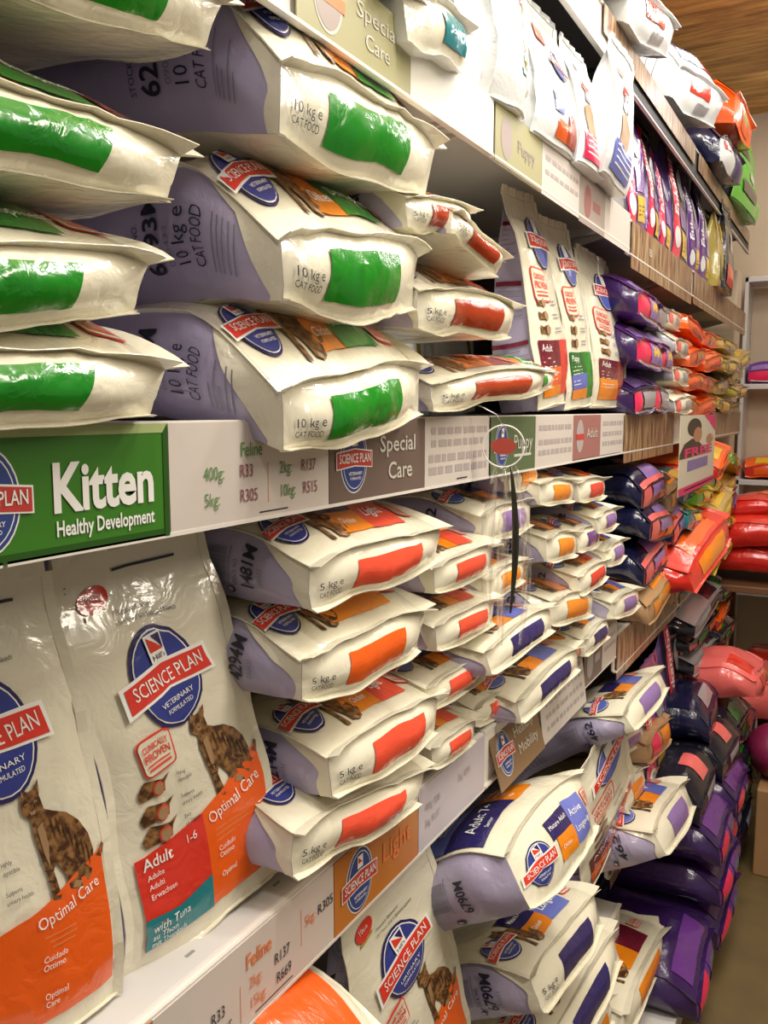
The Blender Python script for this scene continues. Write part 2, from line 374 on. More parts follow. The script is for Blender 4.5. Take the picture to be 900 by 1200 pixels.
def science_lying(name, W, H, T, seed, lod, patch, blocks, words=None, side=None, kg='5 kg e', big=False, stampon=True, amp=.85, droop=0, h0=.56):
    """blocks: list of (fx0, fy0, fx1, fy1, material) on the front, in metres; patch: colour on the base"""
    root = bag_root(); B = Bag(W, H, T, seed, 'lie', amp, droop=droop, h0=h0)
    pn = shell(B, root, lod, CREAM, LAV)
    corner_decal(B, pn['left'], CREAM)
    m = pn['front']
    dx = -.085*W
    for bl in blocks: B.rect(m, 'front', bl[0]+dx, bl[1], bl[2]+dx, bl[3], bl[4], 1 if len(bl) < 6 else bl[5])
    for wd in (words or []): B.text(m, 'front', T2(wd[0], wd[1]+dx, wd[2], wd[3], bold=.01), wd[4] if len(wd) > 4 else WINK, 3)
    if stampon and lod < 2: stamp(B, m, 'front', W*.375, .055, W*.13, 0, lod)
    b = pn['base']
    if lod < 1:
        B.text(b, 'base', T2(kg, -W*.465, -T*.10, T*.14, width=W*.125), INK, 2); B.text(b, 'base', T2('CAT FOOD', -W*.465, -T*.26, T*.10, width=W*.12), INK, 2)
    l = pn['left']
    if lod < 2 and side:
        h = T*.15; xs = .142 if big else .066
        # side print reads along the thickness of the bag
        B.text(l, 'left', T2(side, -T*.26, xs, h*1.0, width=T*.60, bold=.02), INK, 2)
        B.text(l, 'left', T2('STOCK NO.', -T*.24, xs+h*1.35, h*.35, width=T*.38), INK, 2)
        B.text(l, 'left', T2('090433', -T*.2, xs-h*.7, h*.35, width=T*.3), LINK, 2)
        if big:
            B.text(l, 'left', T2(kg, -T*.24, .103, h*.85), INK, 2); B.text(l, 'left', T2('CAT FOOD', -T*.24, .103-h*.95, h*.6, width=T*.47), INK, 2)
            lines(B, l, 'left', -T*.26, .070, T*.5, 5, .0055, LINK, .0013, seed=seed)
        else:
            barcode(B, l, 'left', -T*.16, .108, T*.42, .034, seed); lines(B, l, 'left', -T*.18, .102, T*.46, 1, .008, LINK); lines(B, l, 'left', -T*.18, .145, T*.46, 1, .008, LINK)
            lines(B, l, 'left', -T*.3, .30, T*.55, 9, .011, LINK, .002, seed=seed+3)
            B.decal(l, 'left', xf(ell(.006, .006, 12), -T*.32, .10), INK, 1); B.decal(l, 'left', xf(ell(.004, .004, 10), -T*.32+.001, .10), LAV, 2)
    objs = {}
    for k, nm in (('front', 'front_panel'), ('base', 'base_panel'), ('left', 'side_gusset'), ('right', 'side_gusset'), ('back', 'back_panel')):
        objs[k] = pn[k].build(nm, root)
    mb = MB(); B.rect(mb, 'base', -W*(.31 if big else .25), -T*.33, W*(.215 if big else .24), T*.27, patch, 0, .006); mb.build('colour_patch', objs['base'])
    objs['front']['label'] = 'cream printed front panel'; objs['left']['label'] = 'pale lavender side gusset with dark print'
    logo(B, objs['front'], 'front', -W*.39, .062, W*(.23 if W < .34 else .2), 0, lod)
    if lod < 2: catpic(B, objs['front'], 'front', -W*.24, .014, .085*W/.3, 1)
    seams(B, root, CREAM)
    PROTO[name] = (root, W, H, T, B.P('front', 0, .0).z, 'lie'); return root

def kg10():
    W, H, T = .36, .50, .15
    science_lying('green10', W, H, T, 3, 0, GREEN,
        [(-.03, .02, .05, .075, ORANGE), (.03, .02, .125, .10, GREEN, 2), (-.04, .075, .045, .14, GREEN)],
        [('Chicken', -.022, .034, .011), ('Healthy', .042, .066, .014), ('Development', .042, .044, .014)], '6293M', '10 kg e', True, h0=.5)
    science_lying('green10b', W, H, T, 11, 0, GREEN,
        [(-.03, .02, .05, .075, ORANGE), (.03, .02, .125, .10, GREEN, 2), (-.04, .075, .045, .14, GREEN)],
        [('Chicken', -.022, .034, .011), ('Healthy', .042, .066, .014), ('Development', .042, .044, .014)], '6293M', '10 kg e', True, amp=.95, h0=.5)
    science_lying('green10c', W, H, T, 17, 0, GREEN,
        [(-.03, .02, .05, .075, ORANGE), (.03, .02, .125, .10, GREEN, 2), (-.04, .075, .045, .14, GREEN)],
        [('Chicken', -.022, .034, .011), ('Healthy', .042, .066, .014), ('Development', .042, .044, .014)], '6293M', '10 kg e', True, droop=.035, h0=.52)
    W, H, T = .36, .50, .14
    science_lying('brick', W, H, T, 7, 0, BRICK,
        [(-.02, .02, .07, .055, ORANGE), (.03, .05, .13, .10, DORANGE), (.07, .02, .13, .05, BRICK)],
        [('Optimal', .045, .068, .013), ('Care', .045, .052, .013)], '9208M', '5 kg e')
    W, H, T = .30, .46, .115
    for nm, sd, sn in (('light', 21, '1481M'), ('light2', 22, '4214M')):
        science_lying(nm, W, H, T, sd, 0, SCARLET,
            [(-.03, .02, .045, .058, ORANGE), (-.03, .058, .045, .10, NAVY), (.045, .02, .115, .10, SCARLET)],
            [('Chicken', -.012, .034, .009), ('Light', .056, .042, .016), ('Adult', -.02, .072, .009)], sn, '5 kg e')
    science_lying('optimal', W, H, T, 31, 0, DORANGE,
        [(-.03, .02, .115, .10, ORANGE), (.02, .045, .115, .10, DORANGE, 2)], [('Optimal', .03, .062, .013)], '4294M', '5 kg e')
    science_lying('senior', W, H, .13, 41, 0, NAVY,
        [(-.03, .02, .035, .055, ORANGE), (-.035, .055, .035, .105, NAVY), (.035, .02, .108, .115, LBLUE)],
        [('Mature Adult', -.028, .074, .010), ('Chicken', -.02, .034, .009), ('Active', .048, .078, .015), ('Longevity', .042, .044, .015)], '6790M', '5 kg e')
    for nm, sd, p, c in (('small_orange', 51, ORANGE, [ORANGE, MAROON, ORANGE]), ('small_red', 52, RED, [ORANGE, RED, MAROON]),
                         ('small_violet', 53, PURPLE, [ORANGE, PURPLE, MAROON]), ('small_blue', 54, VIOLET, [ORANGE, BLUE, NAVY]), ('small_light', 55, SCARLET, [ORANGE, SCARLET, NAVY]),
                         ('small_navy', 56, NAVY, [ORANGE, BLUE, FURD])):
        W, H, T = .22, .36, .10
        science_lying(nm, W, H, T, sd, 1, p, [(-.01, .015, .045, .045, c[0]), (-.01, .045, .03, .08, c[2]), (.03, .015, .08, .08, c[1], 2)], None, '462', '2 kg e', amp=.5)
        
def standing_bag(name, W, H, T, seed, lod, cf=CREAM, cs=LAV, design=None, amp=.8, fold=0):
    root = bag_root(); B = Bag(W, H, T, seed, 'stand', amp, fold)
    pn = shell(B, root, lod, cf, cs)
    objs = {}
    if design: design(B, pn)
    for k, nm in (('front', 'front_panel'), ('base', 'base_panel'), ('left', 'side_gusset'), ('right', 'side_gusset'), ('back', 'back_panel')):
        objs[k] = pn[k].build(nm, root)
    mb = MB()
    e = [(lambda t: B.P('front', W/2, H*t), (1, 0, .2), lambda t: .007), (lambda t: B.P('front', -W/2, H*t), (-1, 0, .2), lambda t: .007),
         (lambda t: B.P('front', -W/2+W*t, .004), (0, -.15, 1), lambda t: .004)]
    B.fin(mb, e, cf, 22 if lod == 0 else 10); mb.build('edge_seam', root)
    mb = MB(); vs = []; n = 12                                     # crimped flat top of the bag
    for i in range(n+1):
        p = B.P('front', -W/2+W*i/n, H); q = p+Vector((0, .014, .002*math.sin(i*2.1)))
        vs += [p+Vector((0, -.003, .002)), q+Vector((0, 0, .001)), q-Vector((0, 0, .001)), p+Vector((0, -.003, -.006))]
    fs = [(i*4+k, i*4+(k+1) % 4, i*4+4+(k+1) % 4, i*4+4+k) for i in range(n) for k in range(4)]+[(3, 2, 1, 0), (n*4, n*4+1, n*4+2, n*4+3)]
    mb.add(vs, fs, cf); mb.build('top_seal', root)
    PROTO[name] = (root, W, H, T, 0, 'stand'); return root, B, objs

def cat_bag(name, seed, lowleft, leftw, tuna, low='VETERINARY', W=.20, H=.44):
    def design(B, pn):
        m = pn['front']
        B.decal(m, 'front', [(-.085, .028), (.0, .028), (.0, .135), (-.085, .125)], lowleft, 1)
        B.decal(m, 'front', [(.0, .028), (.092, .028), (.092, .168), (.0, .135)], DORANGE if not tuna else ORFILM, 1)
        if tuna:
            B.decal(m, 'front', [(-.085, .028), (-.0, .028), (-.0, .066), (-.045, .058), (-.085, .062)], TEAL, 2)
            for t, y, h in (('with Tuna', .046, .009), ('au Thon', .0375, .007), ('mit Thunfisch', .030, .006)): B.text(m, 'front', T2(t, -.078, y, h), WINK, 4)
            B.text(m, 'front', T2('Adult', -.078, .112, .0125, bold=.01), WINK, 3); B.text(m, 'front', T2('1-6', -.026, .115, .009), WINK, 3)
            for t, y in (('Adulte', .1005), ('Adulti', .090), ('Erwachsen', .0795)): B.text(m, 'front', T2(t, -.076, y, .006), WINK, 3)
        B.text(m, 'front', T2('Optimal Care', .007, .118, .0125, width=.078, rot=.2), WINK, 3)
        lines(B, m, 'front', .012, .108, .07, 3, .006, OINK, .0016, seed=seed)
        for t, y in ((('Cuidado', .085), ('Ottimo', .077), ('Optimal', .05), ('Care', .042)) if not tuna else (('Cuidado', .085), ('Ottimo', .077), ('Optimal', .055))): B.text(m, 'front', T2(t, .012, y, .006), WINK, 3)
        stamp(B, m, 'front', -.040, .225, .046, .12)
        for k, (yy, t1, t2) in enumerate(((.186, 'Highly', 'digestible'), (.160, 'Supports', 'urinary health'), (.138, 'Easy', 'to Digest'))):
            B.decal(m, 'front', xf([(-.018, -.006), (.012, -.006), (.014, .004), (.022, .012), (.012, .008), (-.01, .008), (-.012, .014), (-.018, .008), (-.022, .002)], -.052, yy), FUR, 1)
            B.decal(m, 'front', xf(ell(.008, .008, 12), -.048, yy), RINK, 2); B.decal(m, 'front', xf(ell(.0064, .0064, 12), -.048, yy), FURL, 3)
            if k < 2 or tuna: B.text(m, 'front', T2(t1, -.022, yy+.003, .0042), INK, 2); B.text(m, 'front', T2(t2, -.022, yy-.005, .0042), INK, 2)
        B.decal(m, 'front', xf(ell(.020, .014, 16), -.06, .395, 1, .2), RED, 1); B.text(m, 'front', T2('100%', -.073, .393, .008, rot=.1), WINK, 2)
        B.decal(m, 'front', [(-.074, .376), (-.045, .380), (-.044, .385), (-.074, .381)], OLIVE, 1)
        B.text(m, 'front', T2('Precisely Balanced', -.038, .374, .0052), INK, 2); B.text(m, 'front', T2("for Your Cat's Special Needs", -.038, .364, .0052), INK, 2)
        lines(B, m, 'front', -.03, .417, .085, 1, .01, INK, .003)
        l = pn['left']
        for k in range(9):
            y = .05+k*.042; lines(B, l, 'left', -.035, y+.03, .07, 5, .0058, LINK, .0013, seed=k)
            if k % 3 == 1: B.rect(l, 'left', -.042, y+.036, .042, y+.041, MAROON, 1)
        for i in range(3): B.rect(l, 'left', -.04, .03+i*.012, .02, .032+i*.012, INK, 1)
    root, B, o = standing_bag(name, W, H, .095, seed, 0, design=design)
    logo(B, o['front'], 'front', -.002, .298, .115, .14, 0, low=low)
    catpic(B, o['front'], 'front', .040, .140, .112, 0)
    return root

def dog_bag(name, seed, c1, c2, c3, word):
    W, H = .15, .40
    def design(B, pn):
        m = pn['front']
        B.rect(m, 'front', -.062, .075, .018, .125, c1, 1); B.rect(m, 'front', -.062, .022, .018, .075, c2, 1); B.rect(m, 'front', .018, .022, .066, .125, c3, 1)
        B.rect(m, 'front', -.062, .022, .018, .042, ORANGE, 2)
        B.text(m, 'front', T2(word, -.055, .105, .013), WINK, 3)
        lines(B, m, 'front', -.055, .092, .05, 3, .008, CRINK, .002, seed=seed); lines(B, m, 'front', -.055, .06, .05, 2, .008, CRINK, .002, seed=seed)
        stamp(B, m, 'front', -.02, .232, .066, 0, 1)
        for k in range(3):
            y = .198-k*.027; B.decal(m, 'front', xf([(-.018, -.006), (.012, -.008), (.016, .004), (.008, .010), (-.01, .006), (-.02, .010)], -.03, y), FUR, 1)
            B.decal(m, 'front', xf(ell(.008, .009, 10), -.024, y), FURL, 2); lines(B, m, 'front', .006, y+.003, .03, 2, .007, LINK, .002, seed=k)
        l = pn['left']
        for k, y in enumerate((.06, .17, .28)):
            lines(B, l, 'left', -.045, y+.05, .085, 6, .009, LINK, .002, seed=k); B.rect(l, 'left', -.05, y+.06, .045, y+.068, MAROON, 1)
    root, B, o = standing_bag(name, W, H, .11, seed, 1, design=design)
    logo(B, o['front'], 'front', .02, .315, .10, 0, 1)
    return root

def eukanuba_stand(name, seed, body, band, side, word='Eukanuba'):
    W, H = .16, .36
    def design(B, pn):
        m = pn['front']
        B.rect(m, 'front', -.078, 0, -.025, .36, band, 1)
        t = T2(word, -.038, .12, .032, width=.20, rot=math.pi/2, bold=.02); B.text(m, 'front', t, WINK, 2)
        B.decal(m, 'front', xf(ell(.022, .03, 14), -.05, .06), WHITE, 2)
        B.rect(m, 'front', -.01, .02, .07, .09, YELLOW, 1); B.rect(m, 'front', -.01, .1, .07, .17, VIOLET, 1)
        B.decal(m, 'front', xf(ell(.028, .045, 12), .03, .24), GREY, 1); lines(B, m, 'front', 0, .06, .06, 3, .012, INK, .004)
        lines(B, pn['left'], 'left', -.03, .2, .06, 6, .014, LINK, .003)
    return standing_bag(name, W, H, .10, seed, 1, body, side, design)[0]

def plain_lying(name, seed, side, front, base, bands, basebands=(), W=.22, H=.36, T=.10, lod=2, word=None, amp=1.1):
    amp *= .75
    root = bag_root(); B = Bag(W, H, T, seed, 'lie', amp); pn = shell(B, root, lod, front, side, base)
    for b in bands: B.rect(pn['front'], 'front', b[0]*W, b[1]*H, b[2]*W, b[3]*H, b[4], 1, b[5] if len(b) > 5 else 0)
    for b in basebands: B.rect(pn['base'], 'base', b[0]*W, b[1]*T, b[2]*W, b[3]*T, b[4], 1)
    if side in (WHITE, GREY, CREAM):
        for k in range(7): B.rect(pn['left'], 'left', -.35*T, (.2+k*.09)*H, .35*T, (.208+k*.09)*H, LINK, 1)
    if word: B.text(pn['base'], 'base', T2(word, -.3*W, -.1*T, .28*T, width=.6*W, bold=.02), WINK, 2)
    for k, nm in (('front', 'front_panel'), ('base', 'base_panel'), ('left', 'side_gusset'), ('right', 'side_gusset'), ('back', 'back_panel')): pn[k].build(nm, root)
    seams(B, root, front, .016, n=8)
    PROTO[name] = (root, W, H, T, B.P('front', 0, .0).z, 'lie'); return root
def plain_standing(name, seed, side, front, bands, W=.16, H=.34, T=.09, lod=2, amp=1.0, words=()):
    def design(B, pn):
        for b in bands: B.rect(pn['front'], 'front', b[0]*W, b[1]*H, b[2]*W, b[3]*H, b[4], 1, b[5] if len(b) > 5 else 0)
        for t in words: B.text(pn['front'], 'front', t, WINK, 3)
    return standing_bag(name, W, H, T, seed, lod, front, side, design, amp)[0]

def children_of(o): return [c for c in bpy.data.objects if c.parent == o]
USED = set(); KIDS = {}
def take(kind):
    root = PROTO[kind][0]
    if kind not in KIDS: KIDS[kind] = [(c, children_of(c)) for c in children_of(root)]
    if kind not in USED:
        USED.add(kind); COL.objects.link(root); return root
    r = root.copy(); COL.objects.link(r)
    for c, sub in KIDS[kind]:
        d = c.copy(); COL.objects.link(d); d.parent = r
        for g in sub: e = g.copy(); COL.objects.link(e); e.parent = d
    return r
def put(kind, M, label, group, cat='pet food bag'):
    r = take(kind); r.matrix_world = M; r['label'] = label; r['category'] = cat; r['group'] = group; return r
def frame(ew, eh, et, o, sx, sy, sz):
    return Matrix(((ew.x*sx, eh.x*sy, et.x*sz, o.x), (ew.y*sx, eh.y*sy, et.y*sz, o.y), (ew.z*sx, eh.z*sy, et.z*sz, o.z), (0, 0, 0, 1)))
def lie(kind, A, B, T, label, group, pitch=0, L=None):
    """a lying bag: A, B = near and far end of the upper front edge; T = thickness; pitch > 0 lifts the front face towards the light"""
    root, W0, H0, T0, zr, _ = PROTO[kind]
    ew = (B-A); W = ew.length; ew.normalize(); p = math.radians(pitch)
    eh = Vector((-math.cos(p), 0, -math.sin(p))); eh = (eh-ew*eh.dot(ew)).normalized(); et = ew.cross(eh)
    sz = T/T0; o = (A+B)/2-et*(zr*sz)
    return put(kind, frame(ew, eh, et, o, W/W0, (L or H0)/H0, sz), label, group)
def stand(kind, A, B, H, label, group, lean=0, tilt=0, T=None):
    """a standing bag: A, B = near and far lower front corners; lean > 0 tips its top towards the back, tilt > 0 towards the far end"""
    root, W0, H0, T0, _, _ = PROTO[kind]
    ew = (B-A); W = ew.length; ew.normalize(); q = math.radians(lean); t = math.radians(tilt)
    out = ew.cross(Vector((0, 0, 1))).normalized()
    eh = (Vector((0, 0, 1))*math.cos(q)-out*math.sin(q)); eh = (eh*math.cos(t)+ew*math.sin(t)).normalized()
    ew2 = (ew-eh*ew.dot(eh)).normalized(); et = ew2.cross(eh); T = T or T0
    o = (A+B)/2-et*T/2*.86
    return put(kind, frame(ew2, eh, et, o, W/W0, H/H0, T/T0), label, group)

# ------------------------------------------------------------------ setting
def planks(nt, b, tc):
    mp = nt.nodes.new('ShaderNodeMapping'); mp.inputs['Scale'].default_value = (1, 9, 1); nt.links.new(tc.outputs['Object'], mp.inputs['Vector'])
    n = nt.nodes.new('ShaderNodeTexNoise'); n.inputs['Scale'].default_value = 2.4; n.inputs['Detail'].default_value = 8; n.inputs['Roughness'].default_value = .75
    nt.links.new(mp.outputs[0], n.inputs['Vector'])
    r = nt.nodes.new('ShaderNodeValToRGB'); r.color_ramp.elements[0].position = .36; r.color_ramp.elements[1].position = .66
    r.color_ramp.elements[0].color = (.32, .13, .025, 1); r.color_ramp.elements[1].color = (.95, .56, .16, 1)
    nt.links.new(n.outputs['Fac'], r.inputs[0]); nt.links.new(r.outputs[0], b.inputs['Base Color'])
WOODC = mat('timber_slat_ceiling', (.4, .2, .05), .5, nodefn=planks)
def printwood(nt, b, tc):
    mp = nt.nodes.new('ShaderNodeMapping'); mp.inputs['Scale'].default_value = (1, 22, 3); nt.links.new(tc.outputs['Object'], mp.inputs['Vector'])
    n = nt.nodes.new('ShaderNodeTexNoise'); n.inputs['Scale'].default_value = 3; n.inputs['Detail'].default_value = 6; n.inputs['Distortion'].default_value = .8
    nt.links.new(mp.outputs[0], n.inputs['Vector'])
    r = nt.nodes.new('ShaderNodeValToRGB'); e = r.color_ramp.elements
    e[0].position = .3; e[0].color = (.055, .02, .018, 1); e[1].position = .72; e[1].color = (.58, .46, .26, 1)
    x = e.new(.46); x.color = (.24, .10, .06, 1); x = e.new(.56); x.color = (.36, .25, .12, 1)
    nt.links.new(n.outputs['Fac'], r.inputs[0]); nt.links.new(r.outputs[0], b.inputs['Base Color'])
PWOOD = mat('printed_timber_card', (.3, .15, .1), .3, nodefn=printwood)
WALLM = mat('cream_wall_paint', (.62, .50, .36), .7, bump=.05, bscale=20, var=.05)
FLOORM = mat('floor_tile', (.13, .09, .035), .5, bump=.03, bscale=8, var=.25)
BOARD = mat('white_shelf_metal', (.66, .64, .62), .35, var=.03); BOARDE = mat('shelf_edge_plastic', (.80, .76, .70), .3)
SLOT = mat('slot_shadow_metal', (.30, .29, .28), .5); BACKM = mat('grey_back_panel', (.20, .18, .17), .6, var=.08); DARK = mat('dark_metal', (.03, .028, .03), .5)
CLEAR = mat('clear_plastic', (1, 1, 1), .05, trans=.95, alpha=.22)

mb = MB(); mb.box((-1.6, -1.2, -.1), (3.0, 5.6, 0), FLOORM); struct(mb, 'floor')
mb = MB(); mb.box((-3.2, -1.2, 3.46), (3.0, 5.72, 3.56), WOODC); struct(mb, 'ceiling')
mb = MB(); mb.box((-3.2, 5.6, 0), (3.0, 5.72, 3.46), WALLM); struct(mb, 'wall_far')
mb = MB(); mb.box((-1.72, -1.2, 0), (-1.6, 5.6, 2.2), WALLM); struct(mb, 'wall_left')
mb = MB(); mb.box((-1.6, 5.585, 0), (3, 5.6, .1), mat('brown_skirting', (.12, .07, .04), .5)); struct(mb, 'baseboard_far')

MID, LOW, UPS, TOPS = 1.742, 1.196, 2.243, 2.63
BAYS = [(-.53, .40), (.40, 1.33), (1.33, 2.25), (2.25, 3.17), (3.17, 4.05), (4.05, 4.75)]
BN = ['bay at the near left edge', 'nearest bay in view', 'second bay', 'third bay', 'fourth bay', 'farthest bay']
FX = -.54; BX = -1.02
def shelf(z, y0, y1, front, label, h=.10, lipm=BOARDE, dark=False):
    r = bpy.data.objects.new('shelf_board', None); COL.objects.link(r); r.location = (0, 0, 0)
    tag(r, label, 'shelf', 'shelf boards of the wall shelving')
    mb = MB(); mb.box((BX, y0+.003, z-.03), (front-.012, y1-.003, z), DARK if dark else BOARD, .002)
    n = int((y1-y0)/.15)
    for i in range(n):
        y = y0+.07+i*.15; mb.box((front-.036, y-.006, z), (front-.032, y+.006, z+.0005), SLOT)
    mb.build('board', r)
    mb = MB(); mb.box((front-.012, y0+.002, z-h), (front-.004, y1-.002, z+.002), lipm, .002)
    mb.box((front-.004, y0+.002, z-.004), (front, y1-.002, z+.002), BOARDE); mb.box((front-.006, y0+.002, z-h-.002), (front+.003, y1-.002, z-h+.002), BOARDE)
    mb.build('price_rail', r)
    for y in (y0+.03, y1-.036):
        mb = MB(); mb.add([(BX, y, z-.03), (front-.05, y, z-.03), (BX, y, z-.13), (BX, y+.006, z-.03), (front-.05, y+.006, z-.03), (BX, y+.006, z-.13)],
                          [(0, 1, 2), (5, 4, 3), (0, 3, 4, 1), (1, 4, 5, 2), (2, 5, 3, 0)], DARK if dark else BOARD); mb.build('bracket', r)
    return r
LV = {MID: 'eye-level', LOW: 'below-eye-level', UPS: 'upper', TOPS: 'top'}
DK3 = -.34
for i, (y0, y1) in enumerate(BAYS):
    far = i >= 3
    shelf(MID, y0, y1, FX, f'white metal shelf board at eye level, {BN[i]}')
    shelf(LOW-(.045 if far else 0), y0, y1, FX, f'white metal shelf board just below the cat food stacks, {BN[i]}')
    shelf(UPS-(.01 if far else 0), y0, y1, FX, f'white metal shelf board above eye level, {BN[i]}', h=.085, dark=False)
    shelf(TOPS, y0, y1, FX, f'topmost dark-edged shelf board, {BN[i]}', h=.10, dark=True, lipm=DARK if far else BOARDE)
    if far: shelf(.56, y0, y1, FX, f'white metal shelf board near the floor, {BN[i]}')
    elif i: shelf(.40, y0, y1, -.50, f'lowest white metal shelf board in view, {BN[i]}')
    mb = MB(); mb.box((BX-.02, y0, 0), (BX, y1, 2.95), BACKM)
    b = mb.build('back_panel_board'); tag(b, f'grey back panel behind the shelves of the {BN[i]}', 'back panel', 'back panels of the wall shelving')
    r = bpy.data.objects.new('shelf_plinth', None); COL.objects.link(r); tag(r, f'base plinth shelf at floor level, {BN[i]}', 'shelf base', 'base plinths of the wall shelving')
    dx = DK3 if i >= 2 else FX
    mb = MB(); mb.box((BX, y0, .10), (dx, y1, .13), BOARD, .002); mb.build('board', r)
    mb = MB(); mb.box((dx-.03, y0, 0), (dx-.012, y1, .10), BOARDE); mb.build('kick_plate', r)
for i, y in enumerate([.40, 1.33, 2.25, 3.17, 4.05, 4.75]):
    mb = MB(); mb.box((BX-.03, y-.015, 0), (BX+.03, y+.015, 2.97), BOARD, .002)
    for k in range(40): mb.box((BX+.03, y-.006, .2+k*.07), (BX+.0306, y+.006, .23+k*.07), DARK)
    tag(mb.build('shelf_upright'), f'slotted metal upright at the far end of the {BN[i]}', 'upright', 'slotted uprights of the wall shelving')

# ------------------------------------------------------------------ price cards on the rails
def card(name, label, z1, py0, py1, color, h=.098, prims=(), group='price cards on the shelf rails', X=FX, dz=0, rot=None):
    """a card on a rail between y = py0 and py1; prims in card coords (0..w, 0..h)"""
    w = py1-py0; mb = MB()
    mb.box((0, 0, 0), (.0016, w, h), color)
    for k, (pts, fs, m, l) in enumerate(prims):
        x = .0017+.0003*l; mb.add([(x, a, b) for a, b in pts], fs or [tuple(range(len(pts)))], m)
    o = mb.build(name); o.location = (X+.001, py0, z1-h); tag(o, label, 'price card', group)
    if rot: o.rotation_euler = rot
    return o
def tx(s, x, y, h, m, width=None, rot=0, align='L', bold=.0, l=3, sx=.75):
    t = T2(s, x, y, h, width, rot, align, bold, sx); return (t[0], t[1], m, l)
def pl(pts, m, l=1): return (pts, None, m, l)
def box2(x0, y0, x1, y1, m, l=1): return pl([(x0, y0), (x1, y0), (x1, y1), (x0, y1)], m, l)
LOGOB = mat('card_logo_blue', (.03, .06, .25), .4); LOGOR = mat('card_logo_red', (.55, .05, .04), .4)
def clogo(cx, cy, s, pale=False):
    d = lambda pts, m, l: pl(xf(pts, cx, cy, s), m, l)
    out = [d(ell(.40, .52), WINK, 1), d(ell(.38, .5), LOGOB, 2), d(ell(.34, .455), WINK, 3), d(ell(.325, .44), LOGOB, 4),
           d([(-.53, -.15), (0, -.11), (.53, -.15), (.53, .12), (0, .17), (-.53, .12)], WINK, 5), d([(-.51, -.13), (0, -.09), (.51, -.13), (.51, .10), (0, .15), (-.51, .10)], LOGOR, 6),
           d([(-.08, .2), (.08, .2), (.08, .4), (-.08, .4)], WINK, 6), d([(-.06, .28), (.06, .28), (-.06, .38)], LOGOR, 7)]
    for t, y, h, w in (('SCIENCE PLAN', -.05, .14, .92), ('VETERINARY', -.24, .05, .4), ('FORMULATED', -.31, .04, .32)):
        a = T2(t, 0, y, h, width=w, align='C', bold=.01); out.append((xf(a[0], cx, cy, s), a[1], WINK, 8))
    return out
def pcol(n, c, r=.35): return mat(n, c, r, var=.04)
KG = pcol('kitten_green_card', (.045, .20, .015)); KGL = pcol('pale_green_border', (.42, .52, .22)); KGD = pcol('dark_green_border', (.02, .09, .008))
WC = pcol('white_card', (.66, .60, .55)); BRC = pcol('taupe_card', (.17, .12, .10)); KHC = pcol('khaki_card', (.40, .38, .20)); SGC = pcol('sage_green_card', (.10, .15, .07))
PKC = pcol('dusty_pink_card', (.36, .15, .14)); ORC = pcol('orange_card', (.55, .19, .03)); HMC = pcol('khaki_brown_card', (.24, .15, .08)); LBC = pcol('pale_lilac_card', (.58, .53, .60))
GPC = pcol('grey_pink_card', (.40, .33, .30))
# eye-level rail
Y0 = .20; w = .570-Y0
card('price_card', 'green Kitten Healthy Development card on the eye-level rail', MID, Y0, .570, KG, .1, [
    box2(0, .092, w, .1, KGL), box2(0, 0, w, .007, KGD), pl([(w-.006, 0), (w, 0), (w, .1), (w-.006, .092)], KGD, 2),
    tx('Kitten', .243, .034, .037, WINK, width=.108, bold=.03), tx('Healthy Development', .246, .0145, .012, WINK, width=.105, bold=.02)]+clogo(.185, .047, .078))
card('price_card', 'white Feline price card right of the green Kitten card', MID, .572, .834, WC, .1, [
    tx('Feline', .10, .066, .014, GINK, bold=.01), tx('400g:', .045, .045, .013, GINK), tx('R33', .098, .045, .013, MINK), tx('5kg:', .045, .02, .013, GINK), tx('R305', .098, .02, .013, MINK),
    box2(.145, .016, .1458, .058, OINK), tx('2kg:', .165, .045, .013, GINK), tx('R137', .205, .045, .013, MINK), tx('10kg:', .165, .02, .013, GINK), tx('R515', .208, .02, .013, MINK), box2(.13, .006, .18, .0075, INK)])
w = .248
card('price_card', 'taupe Special Care card on the eye-level rail', MID, .836, 1.084, BRC, .1, clogo(.055, .052, .080)+[
    tx('Special', .118, .058, .021, CRINK, width=.10, bold=.01), tx('Care', .14, .022, .022, CRINK, width=.068, bold=.01)])
def fine(w, rows, m=INK, x0=.01, seed=1):
    rnd = random.Random(seed); out = []
    for y, hh, n in rows:
        x = x0
        while x < w-.02:
            k = rnd.uniform(.012, .03); out.append(box2(x, y, min(x+k, w-.01), y+hh, m)); x += k+rnd.uniform(.004, .01)
    return out
GI = mat('faded_ink', (.43, .37, .36), .5)
card('price_card', 'white card of small prices right of the taupe Special Care card', MID, 1.086, 1.325, WC, .1, fine(.239, [(.076, .010, 0), (.058, .010, 0)], GI, .02)+fine(.239, [(.036, .011, 0), (.018, .011, 0)], GI, .012, 4)+[box2(.11, .006, .15, .008, INK)])
card('price_card', 'green Puppy card on the eye-level rail', MID, 1.333, 1.555, SGC, .1, clogo(.05, .05, .075)+[tx('Puppy', .105, .042, .026, CRINK, width=.10), box2(.11, .028, .20, .033, CRINK)])
card('price_card', 'white card of small prices right of the green Puppy card', MID, 1.557, 1.80, WC, .098, fine(.243, [(.07, .01, 0), (.042, .01, 0), (.022, .01, 0)], GI, .02, 7))
card('price_card', 'dusty pink Adult card on the eye-level rail', MID, 1.802, 2.02, PKC, .096, [tx('Adult', .10, .045, .022, CRINK, width=.09), pl(xf(ell(.028, .036), .05, .05), GI), box2(.02, .042, .08, .055, LOGOR, 2)])
card('price_card', 'white price card right of the pink Adult card', MID, 2.022, 2.245, WC, .096, fine(.223, [(.07, .01, 0), (.045, .01, 0), (.022, .01, 0)], GI, .02, 9))
